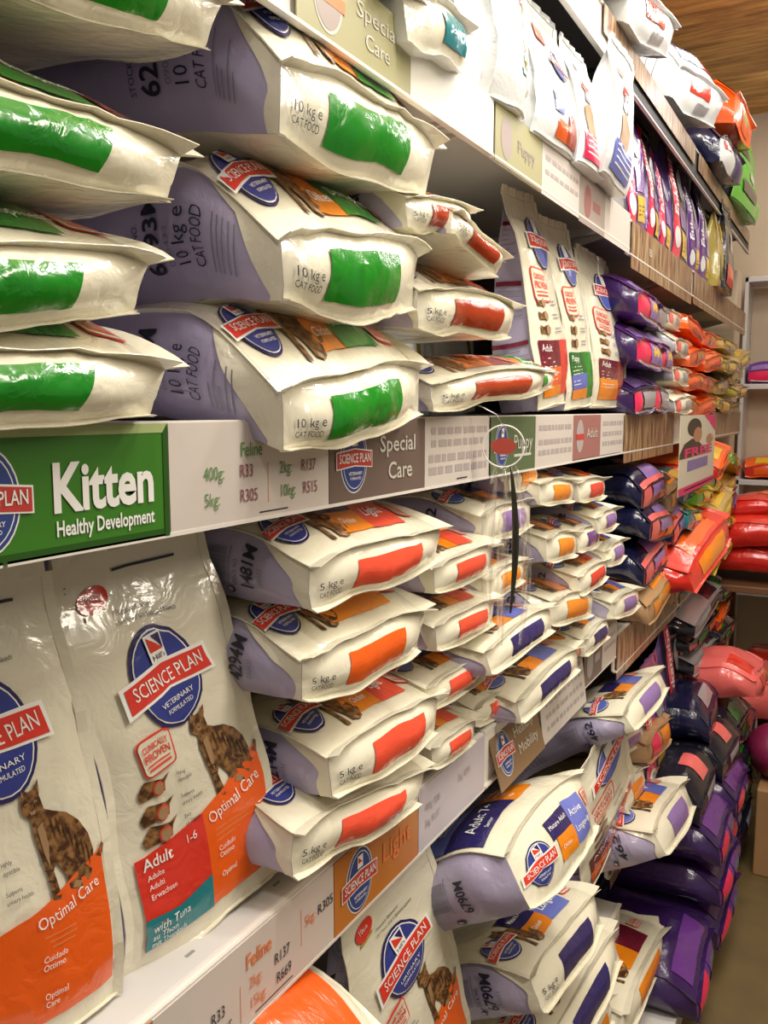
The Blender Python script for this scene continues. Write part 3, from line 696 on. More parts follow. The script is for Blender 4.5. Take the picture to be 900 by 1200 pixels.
card('display_card', 'brown timber-print strip on the third-bay eye-level rail', MID, 2.26, 2.93, PWOOD, .128)
card('display_card', 'brown timber-print strip on the far eye-level rail', MID, 3.62, 4.70, PWOOD, .11)
# below-eye rail
card('price_card', 'orange card at the near end of the below-eye-level rail', LOW, .30, .527, ORC, .096, clogo(.15, .05, .07))
card('price_card', 'white Feline price card under the standing cat food bags', LOW, .529, .838, WC, .096, [
    tx('Feline', .135, .062, .018, OINK, bold=.01), tx('400g:', .02, .035, .013, OINK), tx('R33', .078, .035, .013, INK), tx('10kg:', .02, .012, .013, OINK), tx('R515', .082, .012, .013, INK), box2(.125, .008, .1258, .05, OINK),
    tx('2kg:', .14, .038, .013, OINK), tx('R137', .185, .038, .013, INK), tx('15kg:', .14, .014, .013, OINK), tx('R669', .188, .014, .013, INK), box2(.238, .03, .2388, .075, OINK), tx('5kg:', .245, .05, .013, OINK), tx('R305', .272, .05, .0125, INK, width=.034), box2(.15, .004, .22, .0055, INK)])
card('price_card', 'orange Light card on the below-eye-level rail', LOW, .840, 1.07, ORC, .098, clogo(.06, .048, .085)+[tx('Light', .12, .04, .028, OINK, width=.085, bold=.01)])
card('price_card', 'pale lilac card right of the orange Light card', LOW, 1.072, 1.325, LBC, .096, [tx('400g: R38', .02, .055, .012, GI), tx('2kg: R137', .02, .03, .012, GI), tx('5kg: R341', .14, .055, .012, GI)])
card('price_card', 'khaki Healthy Mobility card hanging askew below the rail', LOW-.005, 1.36, 1.60, HMC, .112, clogo(.052, .055, .08)+[tx('Healthy', .105, .064, .019, CRINK, width=.105), tx('Mobility', .112, .03, .019, CRINK, width=.105)], rot=(0, -.28, 0), X=-.52)
card('price_card', 'white price card right of the khaki Healthy Mobility card', LOW, 1.62, 1.93, WC, .125, fine(.31, [(.095, .01, 0), (.07, .01, 0), (.045, .01, 0), (.02, .01, 0)], GI, .03, 17), rot=(0, -.12, 0), X=-.53)
card('price_card', 'taupe card above the single white bag in the second bay', LOW, 1.94, 2.10, BRC, .10, [pl(xf(ell(.028, .036), .05, .05), GI), box2(.09, .04, .14, .06, GI)])
card('price_card', 'white card at the far end of the second-bay rail', LOW, 2.102, 2.245, WC, .10, fine(.143, [(.07, .01, 0), (.045, .01, 0)], GI, .02, 19))
card('display_card', 'brown timber-print strip hanging under the dark blue sacks', LOW-.045, 2.26, 3.12, PWOOD, .125)
card('display_card', 'brown timber-print strip on the far below-eye-level rail', LOW-.045, 3.18, 4.4, PWOOD, .115)
card('display_card', 'brown timber-print strip on the rail near the floor', .56, 2.27, 3.15, PWOOD, .14)
card('display_card', 'brown timber-print strip near the floor, fourth bay', .56, 3.2, 4.0, PWOOD, .12)
# upper rail
card('price_card', 'khaki Special Care card on the upper rail', UPS, .78, 1.035, KHC, .085, [pl(xf(ell(.03, .038), .06, .045), CRINK), pl(xf(ell(.027, .034), .06, .045), GPC, 2), box2(.025, .038, .095, .052, OINK, 3), tx('Special', .12, .050, .018, CRINK, width=.10), tx('Care', .14, .02, .018, CRINK, width=.06)])
card('price_card', 'plain white card right of the khaki Special Care card', UPS, 1.037, 1.325, mat('bright_card', (.86, .85, .78), .3), .085)
card('price_card', 'sage green card with a faded word on the upper rail', UPS, 1.333, 1.56, KHC, .09, [tx('Puppy', .10, .035, .022, GPC, width=.09), pl(xf(ell(.026, .034), .05, .045), GPC)])
card('price_card', 'white card right of the sage green upper card', UPS, 1.562, 1.80, WC, .094, fine(.238, [(.065, .008, 0), (.04, .008, 0)], GI, .02, 23))
card('price_card', 'grey pink card on the upper rail', UPS, 1.802, 2.0, GPC, .098, [pl(xf(ell(.026, .034), .06, .05), PKC), box2(.1, .04, .16, .06, PKC)])
card('price_card', 'white card at the far end of the upper second-bay rail', UPS, 2.002, 2.245, WC, .098)
card('display_card', 'brown timber-print strip below the pink standing bags', UPS-.01, 2.27, 3.15, PWOOD, .118, [tx('R50', .2, .06, .02, WINK)])
card('display_card', 'brown timber-print strip on the far upper rail', UPS-.01, 3.2, 4.7, PWOOD, .11)
card('display_card', 'pale timber-print strip on the topmost rail', TOPS, 1.95, 3.12, PWOOD, .06)
card('display_card', 'pale timber-print strip on the far topmost rail', TOPS, 3.19, 4.7, PWOOD, .06)
# the hanging promotional poster
def poster():
    q0 = PX(797, 487, -.45); q1 = PX(838, 487, -.45); z1 = q0.z; py0, py1 = q0.y, q1.y; wv = py1-py0; h = .235
    skin = mat('poster_skin', (.42, .19, .09), .4); hair = mat('poster_hair', (.03, .018, .012), .4); pt = mat('poster_paper', (.62, .56, .44), .35); mag = mat('poster_magenta', (.60, .02, .13), .4); lil = mat('poster_lilac', (.20, .15, .36), .4)
    k = lambda pts: [(a*wv, b*h) for a, b in pts]
    card('promotional_poster', 'hanging FREE poster with a person in black and a pink stripe', z1, py0, py1, pt, h, [
        pl(k([(0, 0), (1, 0), (1, .10), (0, .10)]), mag), pl(k([(.62, 1), (1, 1), (1, .76)]), mag, 1), pl(k([(0, .52), (.1, .64), (.3, .70), (.5, .64), (.7, .52), (.7, .46), (0, .46)]), hair, 1),
        pl(xf(ell(.19*wv, .12*h), .36*wv, .84*h), hair, 1), pl(xf(ell(.12*wv, .10*h), .45*wv, .74*h), skin, 2), pl(xf(ell(.11*wv, .07*h), .82*wv, .66*h), skin, 2),
        tx('FREE', .1*wv, .47*h, .11*h, mag, width=.8*wv, bold=.04), box2(.2*wv, .28*h, .78*wv, .42*h, lil, 1), tx('FREE', .76*wv, .90*h, .035*h, WINK, width=.16*wv, rot=-.6)]+fine(wv, [(.04*h, .02*h, 0)], WINK, .1, 3),
        X=-.45)
poster()

# ------------------------------------------------------------------ build bag kinds
kg10()
cat_bag('cat_optimal', 61, DORANGE, 0, False, 'URINARY'); cat_bag('cat_tuna', 62, RED, 0, True)
cat_bag('cat_urinary', 63, RED, 0, True, 'URINARY')
dog_bag('dog_adult', 71, MAROON, DORANGE, RED, 'Adult'); dog_bag('dog_puppy', 72, DGREEN, BLUE, GREEN, 'Puppy'); dog_bag('dog_adult2', 73, MAROON, ORANGE, BRICK, 'Adult')
eukanuba_stand('pink_stand', 81, PURPLE, PINK, GREY); eukanuba_stand('pink_stand_navy', 82, BLACK, PINK, VIOLET)
eukanuba_stand('lilac_stand', 83, VIOLET, PURPLE, DPURPLE, 'Eukanuba')
plain_standing('white_stand', 90, WHITE, WHITE, [(-.3, .05, .35, .3, LBLUE), (-.3, .72, -.05, .8, RED)])
def whitedog(B, pn):
    m = pn['front']; B.decal(m, 'front', xf(ell(.02, .014, 12), -.02, .30), FURD, 1); B.rect(m, 'front', -.03, .235, .02, .26, RED, 2, .01); B.rect(m, 'front', -.02, .2, .02, .235, NAVY, 1, .01)
    B.decal(m, 'front', xf([(-.04, .0), (.02, .0), (.04, .06), (.01, .10), (-.03, .08)], 0, .10), FURL, 1)
for nm, sd, c in (('white_blue_stand', 91, LBLUE), ('white_pink_stand', 92, PINK)):
    def dsg(B, pn, c=c):
        whitedog(B, pn); B.rect(pn['front'], 'front', -.06, .02, .06, .10, c, 2); lines(B, pn['front'], 'front', -.05, .085, .1, 4, .016, WINK, .004, layer=3)
    standing_bag(nm, .15, .36, .09, sd, 1, WHITE, WHITE, dsg)
def orangewhite(B, pn):
    m = pn['front']; B.rect(m, 'front', -.02, .02, .065, .07, DORANGE, 1); B.rect(m, 'front', .02, .02, .065, .11, BRICK, 2); B.rect(m, 'front', -.03, .09, .0, .13, BLUE, 1); B.rect(m, 'front', -.03, .12, .0, .15, NAVY, 1)
    stamp(B, m, 'front', -.03, .30, .045, 0, 1)
r_, B_, o_ = standing_bag('white_dog_stand', .15, .40, .10, 93, 1, WHITE, WHITE, orangewhite); logo(B_, o_['front'], 'front', .03, .25, .075, 0, 1)
plain_standing('white_plain_stand', 94, WHITE, WHITE, [(.36, .1, .44, .85, OLIVE), (.30, .3, .40, .34, GREEN), (.30, .60, .42, .66, SCARLET), (.2, .2, .4, .26, TEAL)], W=.16, H=.42, T=.10, lod=1)
plain_standing('gold_stand', 95, OLIVE, GOLD, [(-.4, .1, .2, .4, OLIVE), (-.2, .55, .3, .8, YELLOW), (.1, .2, .4, .35, BLACK)])
plain_standing('black_red_stand', 96, BLACK, BLACK, [(-.4, .05, .4, .3, RED), (-.1, .5, .3, .7, GREY)])
plain_standing('bright_green_stand', 97, BLACK, BRIGHTG, [(-.45, .6, .1, .9, BLACK), (-.3, .15, .3, .3, BLACK), (0, .38, .3, .46, WHITE)])
plain_standing('brown_stand', 98, TAN, BRICK, [(-.4, .2, .3, .5, ORANGE), (-.2, .6, .3, .8, YELLOW)])
plain_lying('white_red', 101, WHITE, WHITE, WHITE, [(-.3, .1, .1, .3, LBLUE), (.1, .1, .4, .2, RED)], [(-.3, .0, .15, .4, RED), (-.1, -.4, .2, -.15, GREY)], W=.3, T=.13, lod=1)
plain_lying('teal_white', 102, WHITE, WHITE, CREAM, [(-.1, .05, .3, .3, TEAL)], [(-.12, -.28, .3, .28, TEAL)], W=.3, T=.12, lod=1)
plain_lying('purple', 103, DPURPLE, PURPLE, PINK, [(-.45, .02, .45, .12, VIOLET), (-.1, .12, .3, .3, YELLOW)], [(-.1, -.3, .45, .42, VIOLET), (-.05, .0, .3, .3, YELLOW), (-.45, -.45, .45, -.36, WHITE)], lod=1)
plain_lying('purple_grey', 104, DPURPLE, DPURPLE, DPURPLE, [(-.3, .02, .3, .3, VIOLET)], [(-.48, -.4, -.25, .4, PINK), (-.2, -.28, .4, .32, GREY), (-.45, -.45, .45, -.38, WHITE)], lod=1)
plain_lying('white_small', 105, GREY, CREAM, CREAM, [(-.1, .05, .3, .25, CORAL)], [(-.46, -.4, -.3, .4, CORAL), (-.05, -.25, .2, .25, GREY)])
plain_lying('orange', 106, ORFILM, ORFILM, ORFILM, [(-.3, .05, .3, .3, DORANGE)], [(-.2, -.3, .25, .3, DORANGE), (-.1, -.0, .2, .3, LIME)], amp=1.5)
plain_lying('orange2', 107, ORFILM, DORANGE, ORFILM, [(-.3, .05, .3, .3, ORFILM)], [(-.3, -.3, .3, .0, RED), (.1, .0, .4, .3, YELLOW)], amp=1.5)
plain_lying('yellow', 108, OLIVE, GOLD, OLIVE, [(-.3, .05, .2, .3, YELLOW)], [(-.3, -.3, .1, .3, YELLOW), (.1, -.4, .4, .1, BLACK)], amp=1.6)
plain_lying('gold', 109, GOLD, OLIVE, GOLD, [(-.3, .05, .2, .3, BLACK)], [(-.2, -.3, .3, .2, OLIVE), (-.4, .0, -.1, .4, YELLOW)], amp=1.6)
plain_lying('navy', 110, DNAVY, DNAVY, BLACK, [(-.2, .05, .3, .2, GREY)], [(-.4, -.35, .4, -.25, GREY)], W=.36, H=.46, T=.16, lod=1, amp=1.2)
plain_lying('navy_pink', 111, DNAVY, DNAVY, MAROON, [(-.48, 0, .48, .05, CORAL), (-.2, .05, .3, .2, VIOLET)], [(-.45, -.42, -.25, .42, CORAL), (-.2, -.1, .2, .38, VIOLET), (.1, -.35, .42, .0, ORANGE)], lod=1, amp=1.5)
plain_lying('tan_orange', 112, TAN, TAN, TAN, [(-.2, .05, .3, .25, ORANGE)], [(-.35, -.35, .3, .3, ORANGE), (-.2, .05, .1, .4, GOLD)], lod=1, amp=1.5)
plain_lying('teal_yellow', 113, TEAL, TEAL, TEAL, [(-.3, .03, .3, .2, YELLOW)], [(-.1, .0, .45, .4, YELLOW), (-.1, -.4, .45, -.1, BLUE)], amp=1.2)
plain_lying('red_orange', 114, REDFILM, ORFILM, RED, [(-.3, .05, .2, .3, YELLOW)], [(-.3, -.3, .2, .3, ORFILM), (.1, -.2, .4, .3, YELLOW)], amp=1.6)
plain_lying('yellow_green', 115, LIME, YELLOW, LIME, [(-.3, .03, .3, .2, LIME)], [(-.3, -.3, .0, .4, YELLOW), (.1, -.4, .4, .2, RED)], amp=1.6)
plain_lying('grey_black', 116, BLACK, GREY, GREY, [(.1, .02, .48, .3, BLACK)], [(.05, -.45, .48, .45, BLACK), (-.1, -.3, .1, .0, CORAL)], amp=1.2)
plain_lying('black_green', 117, BLACK, BLACK, BLACK, [(-.3, .03, .0, .2, GREEN)], [(-.3, -.3, .0, .2, GREEN), (.1, -.1, .4, .3, ORFILM), (-.4, -.45, .4, -.38, WHITE)], amp=1.5)
plain_lying('black_pink', 118, BLACK, BLACK, BLACK, [(-.15, .05, .15, .4, CORAL)], [(-.4, -.4, .4, -.2, PINK), (-.2, .0, .3, .35, GREY)], W=.32, H=.42, T=.13, lod=1, amp=1.3)
plain_lying('purple_pink', 119, DPURPLE, DPURPLE, PURPLE, [(-.4, .03, .4, .15, PURPLE)], [(-.45, -.45, -.1, .42, PINK), (.0, -.4, .45, .4, PURPLE), (.05, -.1, .3, .2, TEAL)], W=.30, H=.44, T=.15, lod=1, amp=1.3)
plain_lying('brown_eukanuba', 120, TAN, TAN, TAN, [(-.1, .05, .3, .2, ORANGE)], [(-.35, -.45, -.1, .45, PINK), (.0, -.2, .4, .4, ORANGE)], amp=1.3, lod=1)
plain_lying('crimson', 121, REDFILM, RED, RED, [(-.3, .03, .3, .3, DORANGE)], [(-.3, -.3, .3, .3, ORANGE)], W=.3, H=.4, T=.12, lod=1, amp=1.6)
plain_lying('coral', 122, CORAL, CORAL, CORAL, [(-.4, .03, -.1, .3, RED)], [(-.3, -.3, .0, .3, RED), (.1, -.2, .4, .3, YELLOW)], W=.26, H=.34, T=.16, lod=1, amp=1.6)
plain_lying('mauve', 123, MAROON, MAROON, MAROON, [], [(-.2, -.2, .3, .3, PURPLE)], W=.25, H=.3, T=.2, lod=1, amp=1.2)
# the large bag whose end carries the full front design
def senior_big():
    W, H, T = .40, .56, .19
    root = bag_root(); B = Bag(W, H, T, 131, 'lie', .8, h0=.82); pn = shell(B, root, 0, CREAM, LAV)
    f = pn['front']
    B.rect(f, 'front', -.19, .05, -.03, .15, NAVY, 1); B.rect(f, 'front', -.03, .05, .06, .15, ORANGE, 1); B.rect(f, 'front', -.19, .15, .17, .40, LBLUE, 1)
    B.text(f, 'front', T2('Adult 7+', -.16, .085, .028, width=.11), WINK, 3); B.text(f, 'front', T2('Senior', -.14, .06, .011), WINK, 3)
    for k, t in enumerate(('Chicken', 'Poulet', 'Pollo', 'Kip')): B.text(f, 'front', T2(t, -.015, .125-k*.02, .014 if not k else .009), WINK, 3)
    for k in range(3): B.text(f, 'front', T2('Active Longevity', -.14+k*.1, .20, .011, width=.075), WINK, 3); lines(B, f, 'front', -.14+k*.1, .185, .07, 2, .012, WINK, .003, seed=k, layer=3)
    b = pn['base']
    B.rect(b, 'base', -.065, .005, .035, .055, NAVY, 1); B.rect(b, 'base', -.05, -.055, .035, .005, ORANGE, 1); B.rect(b, 'base', .035, -.05, .125, .06, LBLUE, 1)
    B.text(b, 'base', T2('Mature Adult', -.06, .028, .012, width=.085), WINK, 3); B.text(b, 'base', T2('Active', .045, .02, .018), WINK, 3); B.text(b, 'base', T2('Longevity', .042, -.02, .018, width=.075), WINK, 3)
    B.text(b, 'base', T2('Chicken', -.04, -.03, .01), WINK, 3); stamp(B, b, 'base', .16, .03, .05, 0, 1)
    l = pn['left']; T_ = T
    B.text(l, 'left', T2('6790M', -.05, .10, .022, width=.085, bold=.02), INK, 2); barcode(B, l, 'left', -.03, .15, .07, .06, 5); lines(B, l, 'left', -.04, .145, .09, 1, .01, LINK)
    lines(B, l, 'left', -.06, .50, .12, 22, .0125, LINK, .003, seed=9); B.decal(l, 'left', xf(ell(.01, .01), -.075, .15), INK, 1); B.decal(l, 'left', xf(ell(.006, .006), -.073, .15), LAV, 2)
    o = {}
    for k, nm in (('front', 'front_panel'), ('base', 'base_panel'), ('left', 'side_gusset'), ('right', 'side_gusset'), ('back', 'back_panel')): o[k] = pn[k].build(nm, root)
    logo(B, o['base'], 'base', -.13, -.01, .115, 0, 0); seams(B, root, CREAM)
    PROTO['senior_big'] = (root, W, H, T, B.P('front', 0, .0).z, 'lie')
senior_big()

# ------------------------------------------------------------------ bags, eye-level shelf
G1, G2, G3 = 'ten kilo cat food bags stacked at eye level', 'brick-patched cat food bags at eye level', 'standing pet food bags at eye level'
def near(pb, W, A=None, X=-.52):
    b = PX(*pb, X); a = PX(*A, X); d = (a-b).normalized(); return b+d*W, b
for nm, pa, pb, T, lab, p in (
    ('green10', (0, 410), (196, 423), .108, 'green-patched cat food bag lying on the near left shelf, bottom of the leftmost stack', 0),
    ('green10b', (0, 288), (184, 300), .106, 'green-patched cat food bag second from the bottom of the leftmost stack', 0),
    ('green10', (0, 100), (214, 172), .112, 'sagging green-patched cat food bag third from the bottom of the leftmost stack', 0),
    ('green10b', (60, -98), (270, -4), .112, 'topmost bag of the leftmost stack, its base seen from below in the top left corner', -8)):
    a, b = near(pb, .33, pa); lie(nm, a, b, T, lab, G1, p)
lie('green10c', PX(330, 432, -.50), PX(498, 432, -.515), .148, 'ten kilo bag with green patch sagging over the rail, bottom of the second stack', G1, 2)
lie('green10b', PX(322, 258), PX(495, 290), .185, 'ten kilo bag with green patch in the middle of the second stack', G1, 2)
lie('green10', PX(330, 52), PX(512, 163), .185, 'big ten kilo bag with green patch on top of the second stack', G1, -4)
lie('green10b', PX(422, 95, -.66), PX(482, 132, -.66), .13, 'cat food bag tucked in behind the top of the second stack', G1, 0)
lie('brick', PX(505, 442), PX(636, 430), .085, 'cat food bag with a brick red patch lying right of the lowest green-patched bag', G2, 4)
lie('green10', PX(600, 440, -.54), PX(650, 436, -.54), .07, 'small green-patched bag end behind the lowest brick-patched bag', G2, 0, .3)
lie('brick', PX(490, 328), PX(600, 353), .115, 'five kilo bag with a brick patch and pointed far corner', G2, 0)
lie('brick', PX(476, 222), PX(547, 243), .085, 'upper bag with a small orange brick patch behind the green stack', G2, 0)
lie('brick', PX(532, 240, -.50), PX(584, 300, -.50), .075, 'tilted bag sliding off the pile with a brick patch', G2, 0)
stand('dog_adult', PX(633, 476, -.56), PX(670, 476, -.56), .43, 'tall white bag with a printed grey gusset and a maroon Adult block', G3, 4, -5)
stand('dog_puppy', PX(666, 478, -.56), PX(695, 478, -.56), .41, 'white standing bag with a green Puppy block', G3, 3, -3)
stand('dog_adult2', PX(696, 478, -.56), PX(732, 478, -.56), .375, 'white standing bag with a maroon and orange block next to the purple bags', G3, 2, 0)
stand('white_plain_stand', Vector((-.84, 1.45, MID)), Vector((-.84, 1.68, MID)), .40, 'pale bag standing at the back behind the white Adult bag', G3, 0, 6)
stand('white_plain_stand', Vector((-.84, 1.75, MID)), Vector((-.84, 1.98, MID)), .38, 'pale bag at the back of the shelf behind the green Puppy bag', G3, 0, -4)

LW = ['bottom', 'second from the bottom', 'third from the bottom', 'fourth from the bottom', 'fifth from the bottom', 'sixth from the bottom', 'seventh from the bottom', 'eighth from the bottom', 'ninth from the bottom']
rs = random.Random(5)
def stack(px0, px1, z0, z1, n, kinds, what, group, X=-.53, slope=0, roll=3, pitch=0, L=.30):
    """n bags of one stack between photograph columns px0..px1 of the shelf-front plane, from height z0 to z1"""
    ya = PX(px0, 480, X).y; yb = PX(px1, 480, X).y; T = (z1-z0)/n
    for i in range(n):
        zr = z0+T*(i+.60); dx = rs.uniform(-.015, .02); t = math.tan(math.radians(rs.uniform(-roll, roll)))*(yb-ya)/2
        dy = rs.uniform(-.02, .02)*(yb-ya)
        a = Vector((X+dx, ya+dy, zr-t)); b = Vector((X+dx+rs.uniform(-.01, .01), yb+dy, zr+t))
        lv = 'topmost' if i == n-1 and n > 1 else LW[i]
        lab = what+(f', {lv} of its stack' if n > 1 else '')
        lie(kinds[i % len(kinds)], a, b, T*1.04, lab, group, pitch+rs.uniform(-3, 3), L)
GP = 'far dog food bags at eye level'
stack(737, 762, MID, MID+.36, 3, ['purple_grey', 'purple', 'purple'], 'dark purple bag right of the standing white bags', GP, slope=0)
stack(762, 783, MID, MID+.37, 3, ['purple_grey', 'purple', 'purple_grey'], 'purple and pink bag beside the cream stack', GP)
stack(784, 800, MID, MID+.36, 4, ['white_small'], 'cream bag between purple and orange stacks', GP)
stack(800, 820, MID, MID+.34, 4, ['orange', 'orange2'], 'orange bag beside the cream stack', GP, roll=8)
stack(820, 839, MID, MID+.34, 4, ['orange2', 'orange'], 'orange bag beside the golden stack', GP, roll=8)
stack(841, 856, MID, MID+.34, 4, ['yellow', 'gold'], 'golden bag beside the orange stack', GP, roll=10)
stack(857, 870, MID, MID+.30, 4, ['gold', 'yellow'], 'golden bag farthest along eye level', GP, roll=10)

# ------------------------------------------------------------------ upper shelf
GU = 'bags on the upper shelf'
lie('teal_white', PX(476, -22), PX(552, 28), .13, 'white bag with a teal patch lying over the pale Special Care card', GU)
lie('teal_white', PX(440, -95), PX(520, -40), .12, 'white bag with a teal patch resting on the one over the rail', GU)
def ups(kind, p0, p1, H, lab, lean=0, tilt=0, X=-.555, T=None, Z=UPS):
    a = PX(p0, 0, X); b = PX(p1, 0, X); a.z = b.z = Z; return stand(kind, a, b, H, lab, GU, lean, tilt, T)
ups('white_plain_stand', 545, 578, .27, 'washed-out white standing bag left of centre on the upper shelf', 2, -6)
ups('white_plain_stand', 580, 620, .28, 'washed-out white standing bag beside the clinically stamped bag', -3, -3, -.53)
ups('white_dog_stand', 630, 680, .255, 'white bag with blue and orange blocks and a pointed top', 0, -2, -.53)
ups('white_pink_stand', 684, 712, .25, 'white bag with a pink block left of the blue-block bag', 2, 0, -.52)
ups('white_blue_stand', 714, 742, .275, 'white bag with a blue text block leaning out over the rail', -8, 3, -.50)
for k, (a, b, H, kd, lab) in enumerate(((745, 768, .34, 'pink_stand', 'purple bag with a pink word stripe, first of the pink row'), (769, 783, .32, 'pink_stand_navy', 'purple bag with a pink word stripe, second of the pink row'),
        (784, 798, .30, 'pink_stand', 'purple bag with a pink word stripe, third of the pink row'), (800, 819, .40, 'pink_stand_navy', 'tallest bag with a pink word stripe, last of the pink row'))):
    ups(kd, a, b, H, lab, 2, (-6, 7, 8, 3)[k], -.55, Z=UPS-.01)
ups('lilac_stand', 820, 832, .34, 'lilac bag just past the pink row', 0, -4, Z=UPS-.01)
ups('lilac_stand', 833, 844, .36, 'lilac bag beside the gold bags of the upper shelf', 0, 2, Z=UPS-.01)
ups('gold_stand', 846, 856, .30, 'gold bag beside the lilac bags of the upper shelf', 0, -4, Z=UPS-.01)
ups('gold_stand', 857, 865, .32, 'gold bag next to the black and red bag', 0, 3, -.52, Z=UPS-.01)
ups('black_red_stand', 867, 875, .34, 'black and red bag at the far end of the upper shelf', 0, 5, -.50, Z=UPS-.01)
# top shelf
GT = 'bags on the topmost shelf'
lie('white_red', PX(742, -25, -.50), PX(792, 30, -.50), .17, 'white bag with a red patch high up under the timber ceiling', GT, -12)
lie('white_red', Vector((-.54, 2.82, 2.80)), Vector((-.45, 3.12, 2.77)), .20, 'white bag with a red stripe leaning out over the topmost rail', GT, -14)
lie('white_red', PX(690, -110, -.52), PX(738, -40, -.52), .16, 'white bag nearest the camera on the topmost shelf', GT, 0)
lie('orange', Vector((-.50, 3.66, 2.97)), Vector((-.47, 4.04, 2.95)), .22, 'orange bag behind the leaning white one on the topmost shelf', GT, 0)
PROTO_ = None
plain_lying('navy_white', 124, DNAVY, DNAVY, WHITE, [(-.4, .05, 0, .3, WHITE)], [(.02, -.48, .49, .48, NAVY), (-.42, .1, -.2, .4, RED)], W=.3, T=.16, lod=1)
lie('navy_white', Vector((-.50, 3.40, 2.745)), Vector((-.48, 3.82, 2.745)), .20, 'navy and white bag under the orange one on the topmost shelf', GT, 0)
stand('bright_green_stand', Vector((-.52, 3.95, TOPS)), Vector((-.50, 4.5, TOPS)), .36, 'bright green and black bag by the far wall on the topmost shelf', GT, -4, 2, .16)
stand('gold_stand', Vector((-.56, 3.55, TOPS)), Vector((-.56, 3.9, TOPS)), .15, 'low gold pack before the bright green bag', GT, 0, 0)

# ------------------------------------------------------------------ below-eye-level shelf
GS = 'standing cat food bags'; GL = 'five kilo cat food bags stacked behind the standing bags'; GM = 'small cat food bags heaped on the below-eye-level shelf'
a = PX(150, 1147, -.555); a.z = LOW; b = PX(315, 1040, -.565); b.z = LOW
A0 = PZ(161, 1142, LOW); B0 = PZ(327, 1034, LOW)
stand('cat_tuna', A0, B0, .425, 'upright cat food bag with red Adult and teal Tuna blocks', GS, 3, -6)
A1 = PZ(-75, 1300, LOW); B1 = PZ(142, 1172, LOW)
stand('cat_optimal', A1, B1, .41, 'upright cat food bag cut off by the left edge, large orange block', GS, 3, -2)
for kd, pa, pb, T, lab, p in (
    ('light', (366, 657), (514, 615), .108, 'red-patched Light bag printed 1481M, top of the stack under the Feline card', 2),
    ('optimal', (352, 768), (498, 712), .112, 'orange Optimal bag printed 4294M, second in the stack under the Feline card', 4),
    ('light2', (385, 882), (512, 803), .112, 'Light bag printed 4214M jutting out, third in the stack under the Feline card', 10),
    ('light', (348, 970), (496, 896), .105, 'lowest red-patched Light bag resting on the white rail', 3)):
    lie(kd, PX(*pa), PX(*pb), T, lab, GL, p)
for kd, pa, pb, T, X, lab, p, L in (
    ('small_blue', (563, 598), (622, 582), .10, -.55, 'small bag with a dark grey end right under the rail', 6, .4),
    ('small_light', (507, 660), (577, 634), .085, -.52, 'small red and navy bag high beside the Light stack', 4, .36),
    ('small_light', (509, 728), (579, 698), .085, -.52, 'small red and orange bag in the middle beside the Light stack', 6, .36),
    ('small_orange', (568, 675), (612, 652), .08, -.54, 'small orange-patched bag between hanging strips and red bags', 8, .36),
    ('small_navy', (565, 757), (643, 708), .085, -.50, 'crumpled bag with a bright blue word block and brown corner', 20, .36),
    ('small_light', (500, 800), (566, 764), .08, -.53, 'small red bag second lowest beside the Light stack', 5, .36),
    ('small_navy', (603, 815), (676, 754), .09, -.51, 'bag with blue word block and cat resting on the rail', 14, .36),
    ('small_light', (505, 872), (556, 838), .075, -.53, 'lowest small red bag beside the Light stack', 5, .36),
    ('small_light', (556, 826), (600, 800), .075, -.55, 'small bag wedged beside the lavender side numbered 462', 5, .36),
    ('small_orange', (630, 563), (671, 561), .088, -.53, 'orange-patched small bag at the top left of the second-bay heap', 9, .36),
    ('small_red', (676, 563), (708, 559), .09, -.53, 'crimson-patched small bag at the top right of the second-bay heap', 9, .36),
    ('small_orange', (638, 627), (674, 621), .10, -.53, 'orange-patched small bag in the middle left of the second-bay heap', 9, .36),
    ('small_violet', (675, 622), (702, 612), .09, -.53, 'violet-patched small bag in the middle of the second-bay heap', 9, .36),
    ('small_blue', (698, 603), (722, 592), .085, -.52, 'blue-patched small bag poking out top right of the heap', 6, .36),
    ('small_red', (676, 673), (710, 653), .09, -.52, 'crimson-patched small bag in the lower middle of the heap', 9, .36),
    ('small_blue', (708, 642), (730, 629), .09, -.52, 'blue-patched small bag right side of the heap', 9, .36),
    ('small_orange', (643, 700), (694, 691), .105, -.52, 'orange-patched small bag in the lower left of the heap', 9, .36),
    ('small_blue', (717, 702), (748, 687), .095, -.51, 'blue-patched small bag lowest at the right of the heap', 9, .36),
    ('small_navy', (682, 745), (712, 722), .085, -.52, 'navy-patched small bag above the taupe card', 8, .36),
    ('small_orange', (640, 772), (690, 738), .08, -.54, 'orange-patched small bag just above the white card', 8, .36),
    ('small_orange', (594, 545), (628, 542), .09, -.56, 'small bag hidden behind the hanging strips under the rail', 9, .36),
    ):
    lie(kd, PX(*pa, X), PX(*pb, X), T, lab, GM, p, L)
LB = LOW-.045; GF = 'far dog food bags below eye level'
stack(737, 792, LB, LB+.50, 3, ['navy'], 'big black sack past the white heap', GF, X=-.72, roll=4)
stack(764, 790, LB+.02, LB+.44, 4, ['tan_orange', 'navy_pink', 'navy_pink', 'navy_pink'], 'coral-edged brown bag in front of the black sacks', GF, X=-.50, roll=12, L=.21)
stack(791, 806, LB, LB+.40, 4, ['tan_orange', 'tan_orange', 'navy_pink'], 'brown and orange bag left of the teal bags', GF, X=-.50, roll=10, L=.21)
stack(808, 824, LB, LB+.40, 4, ['teal_yellow'], 'teal and yellow bag below the hanging poster', GF, X=-.48, roll=5)
stack(825, 841, LB, LB+.44, 5, ['red_orange', 'yellow_green'], 'red and orange bag beside the teal stack', GF, X=-.47, roll=12)
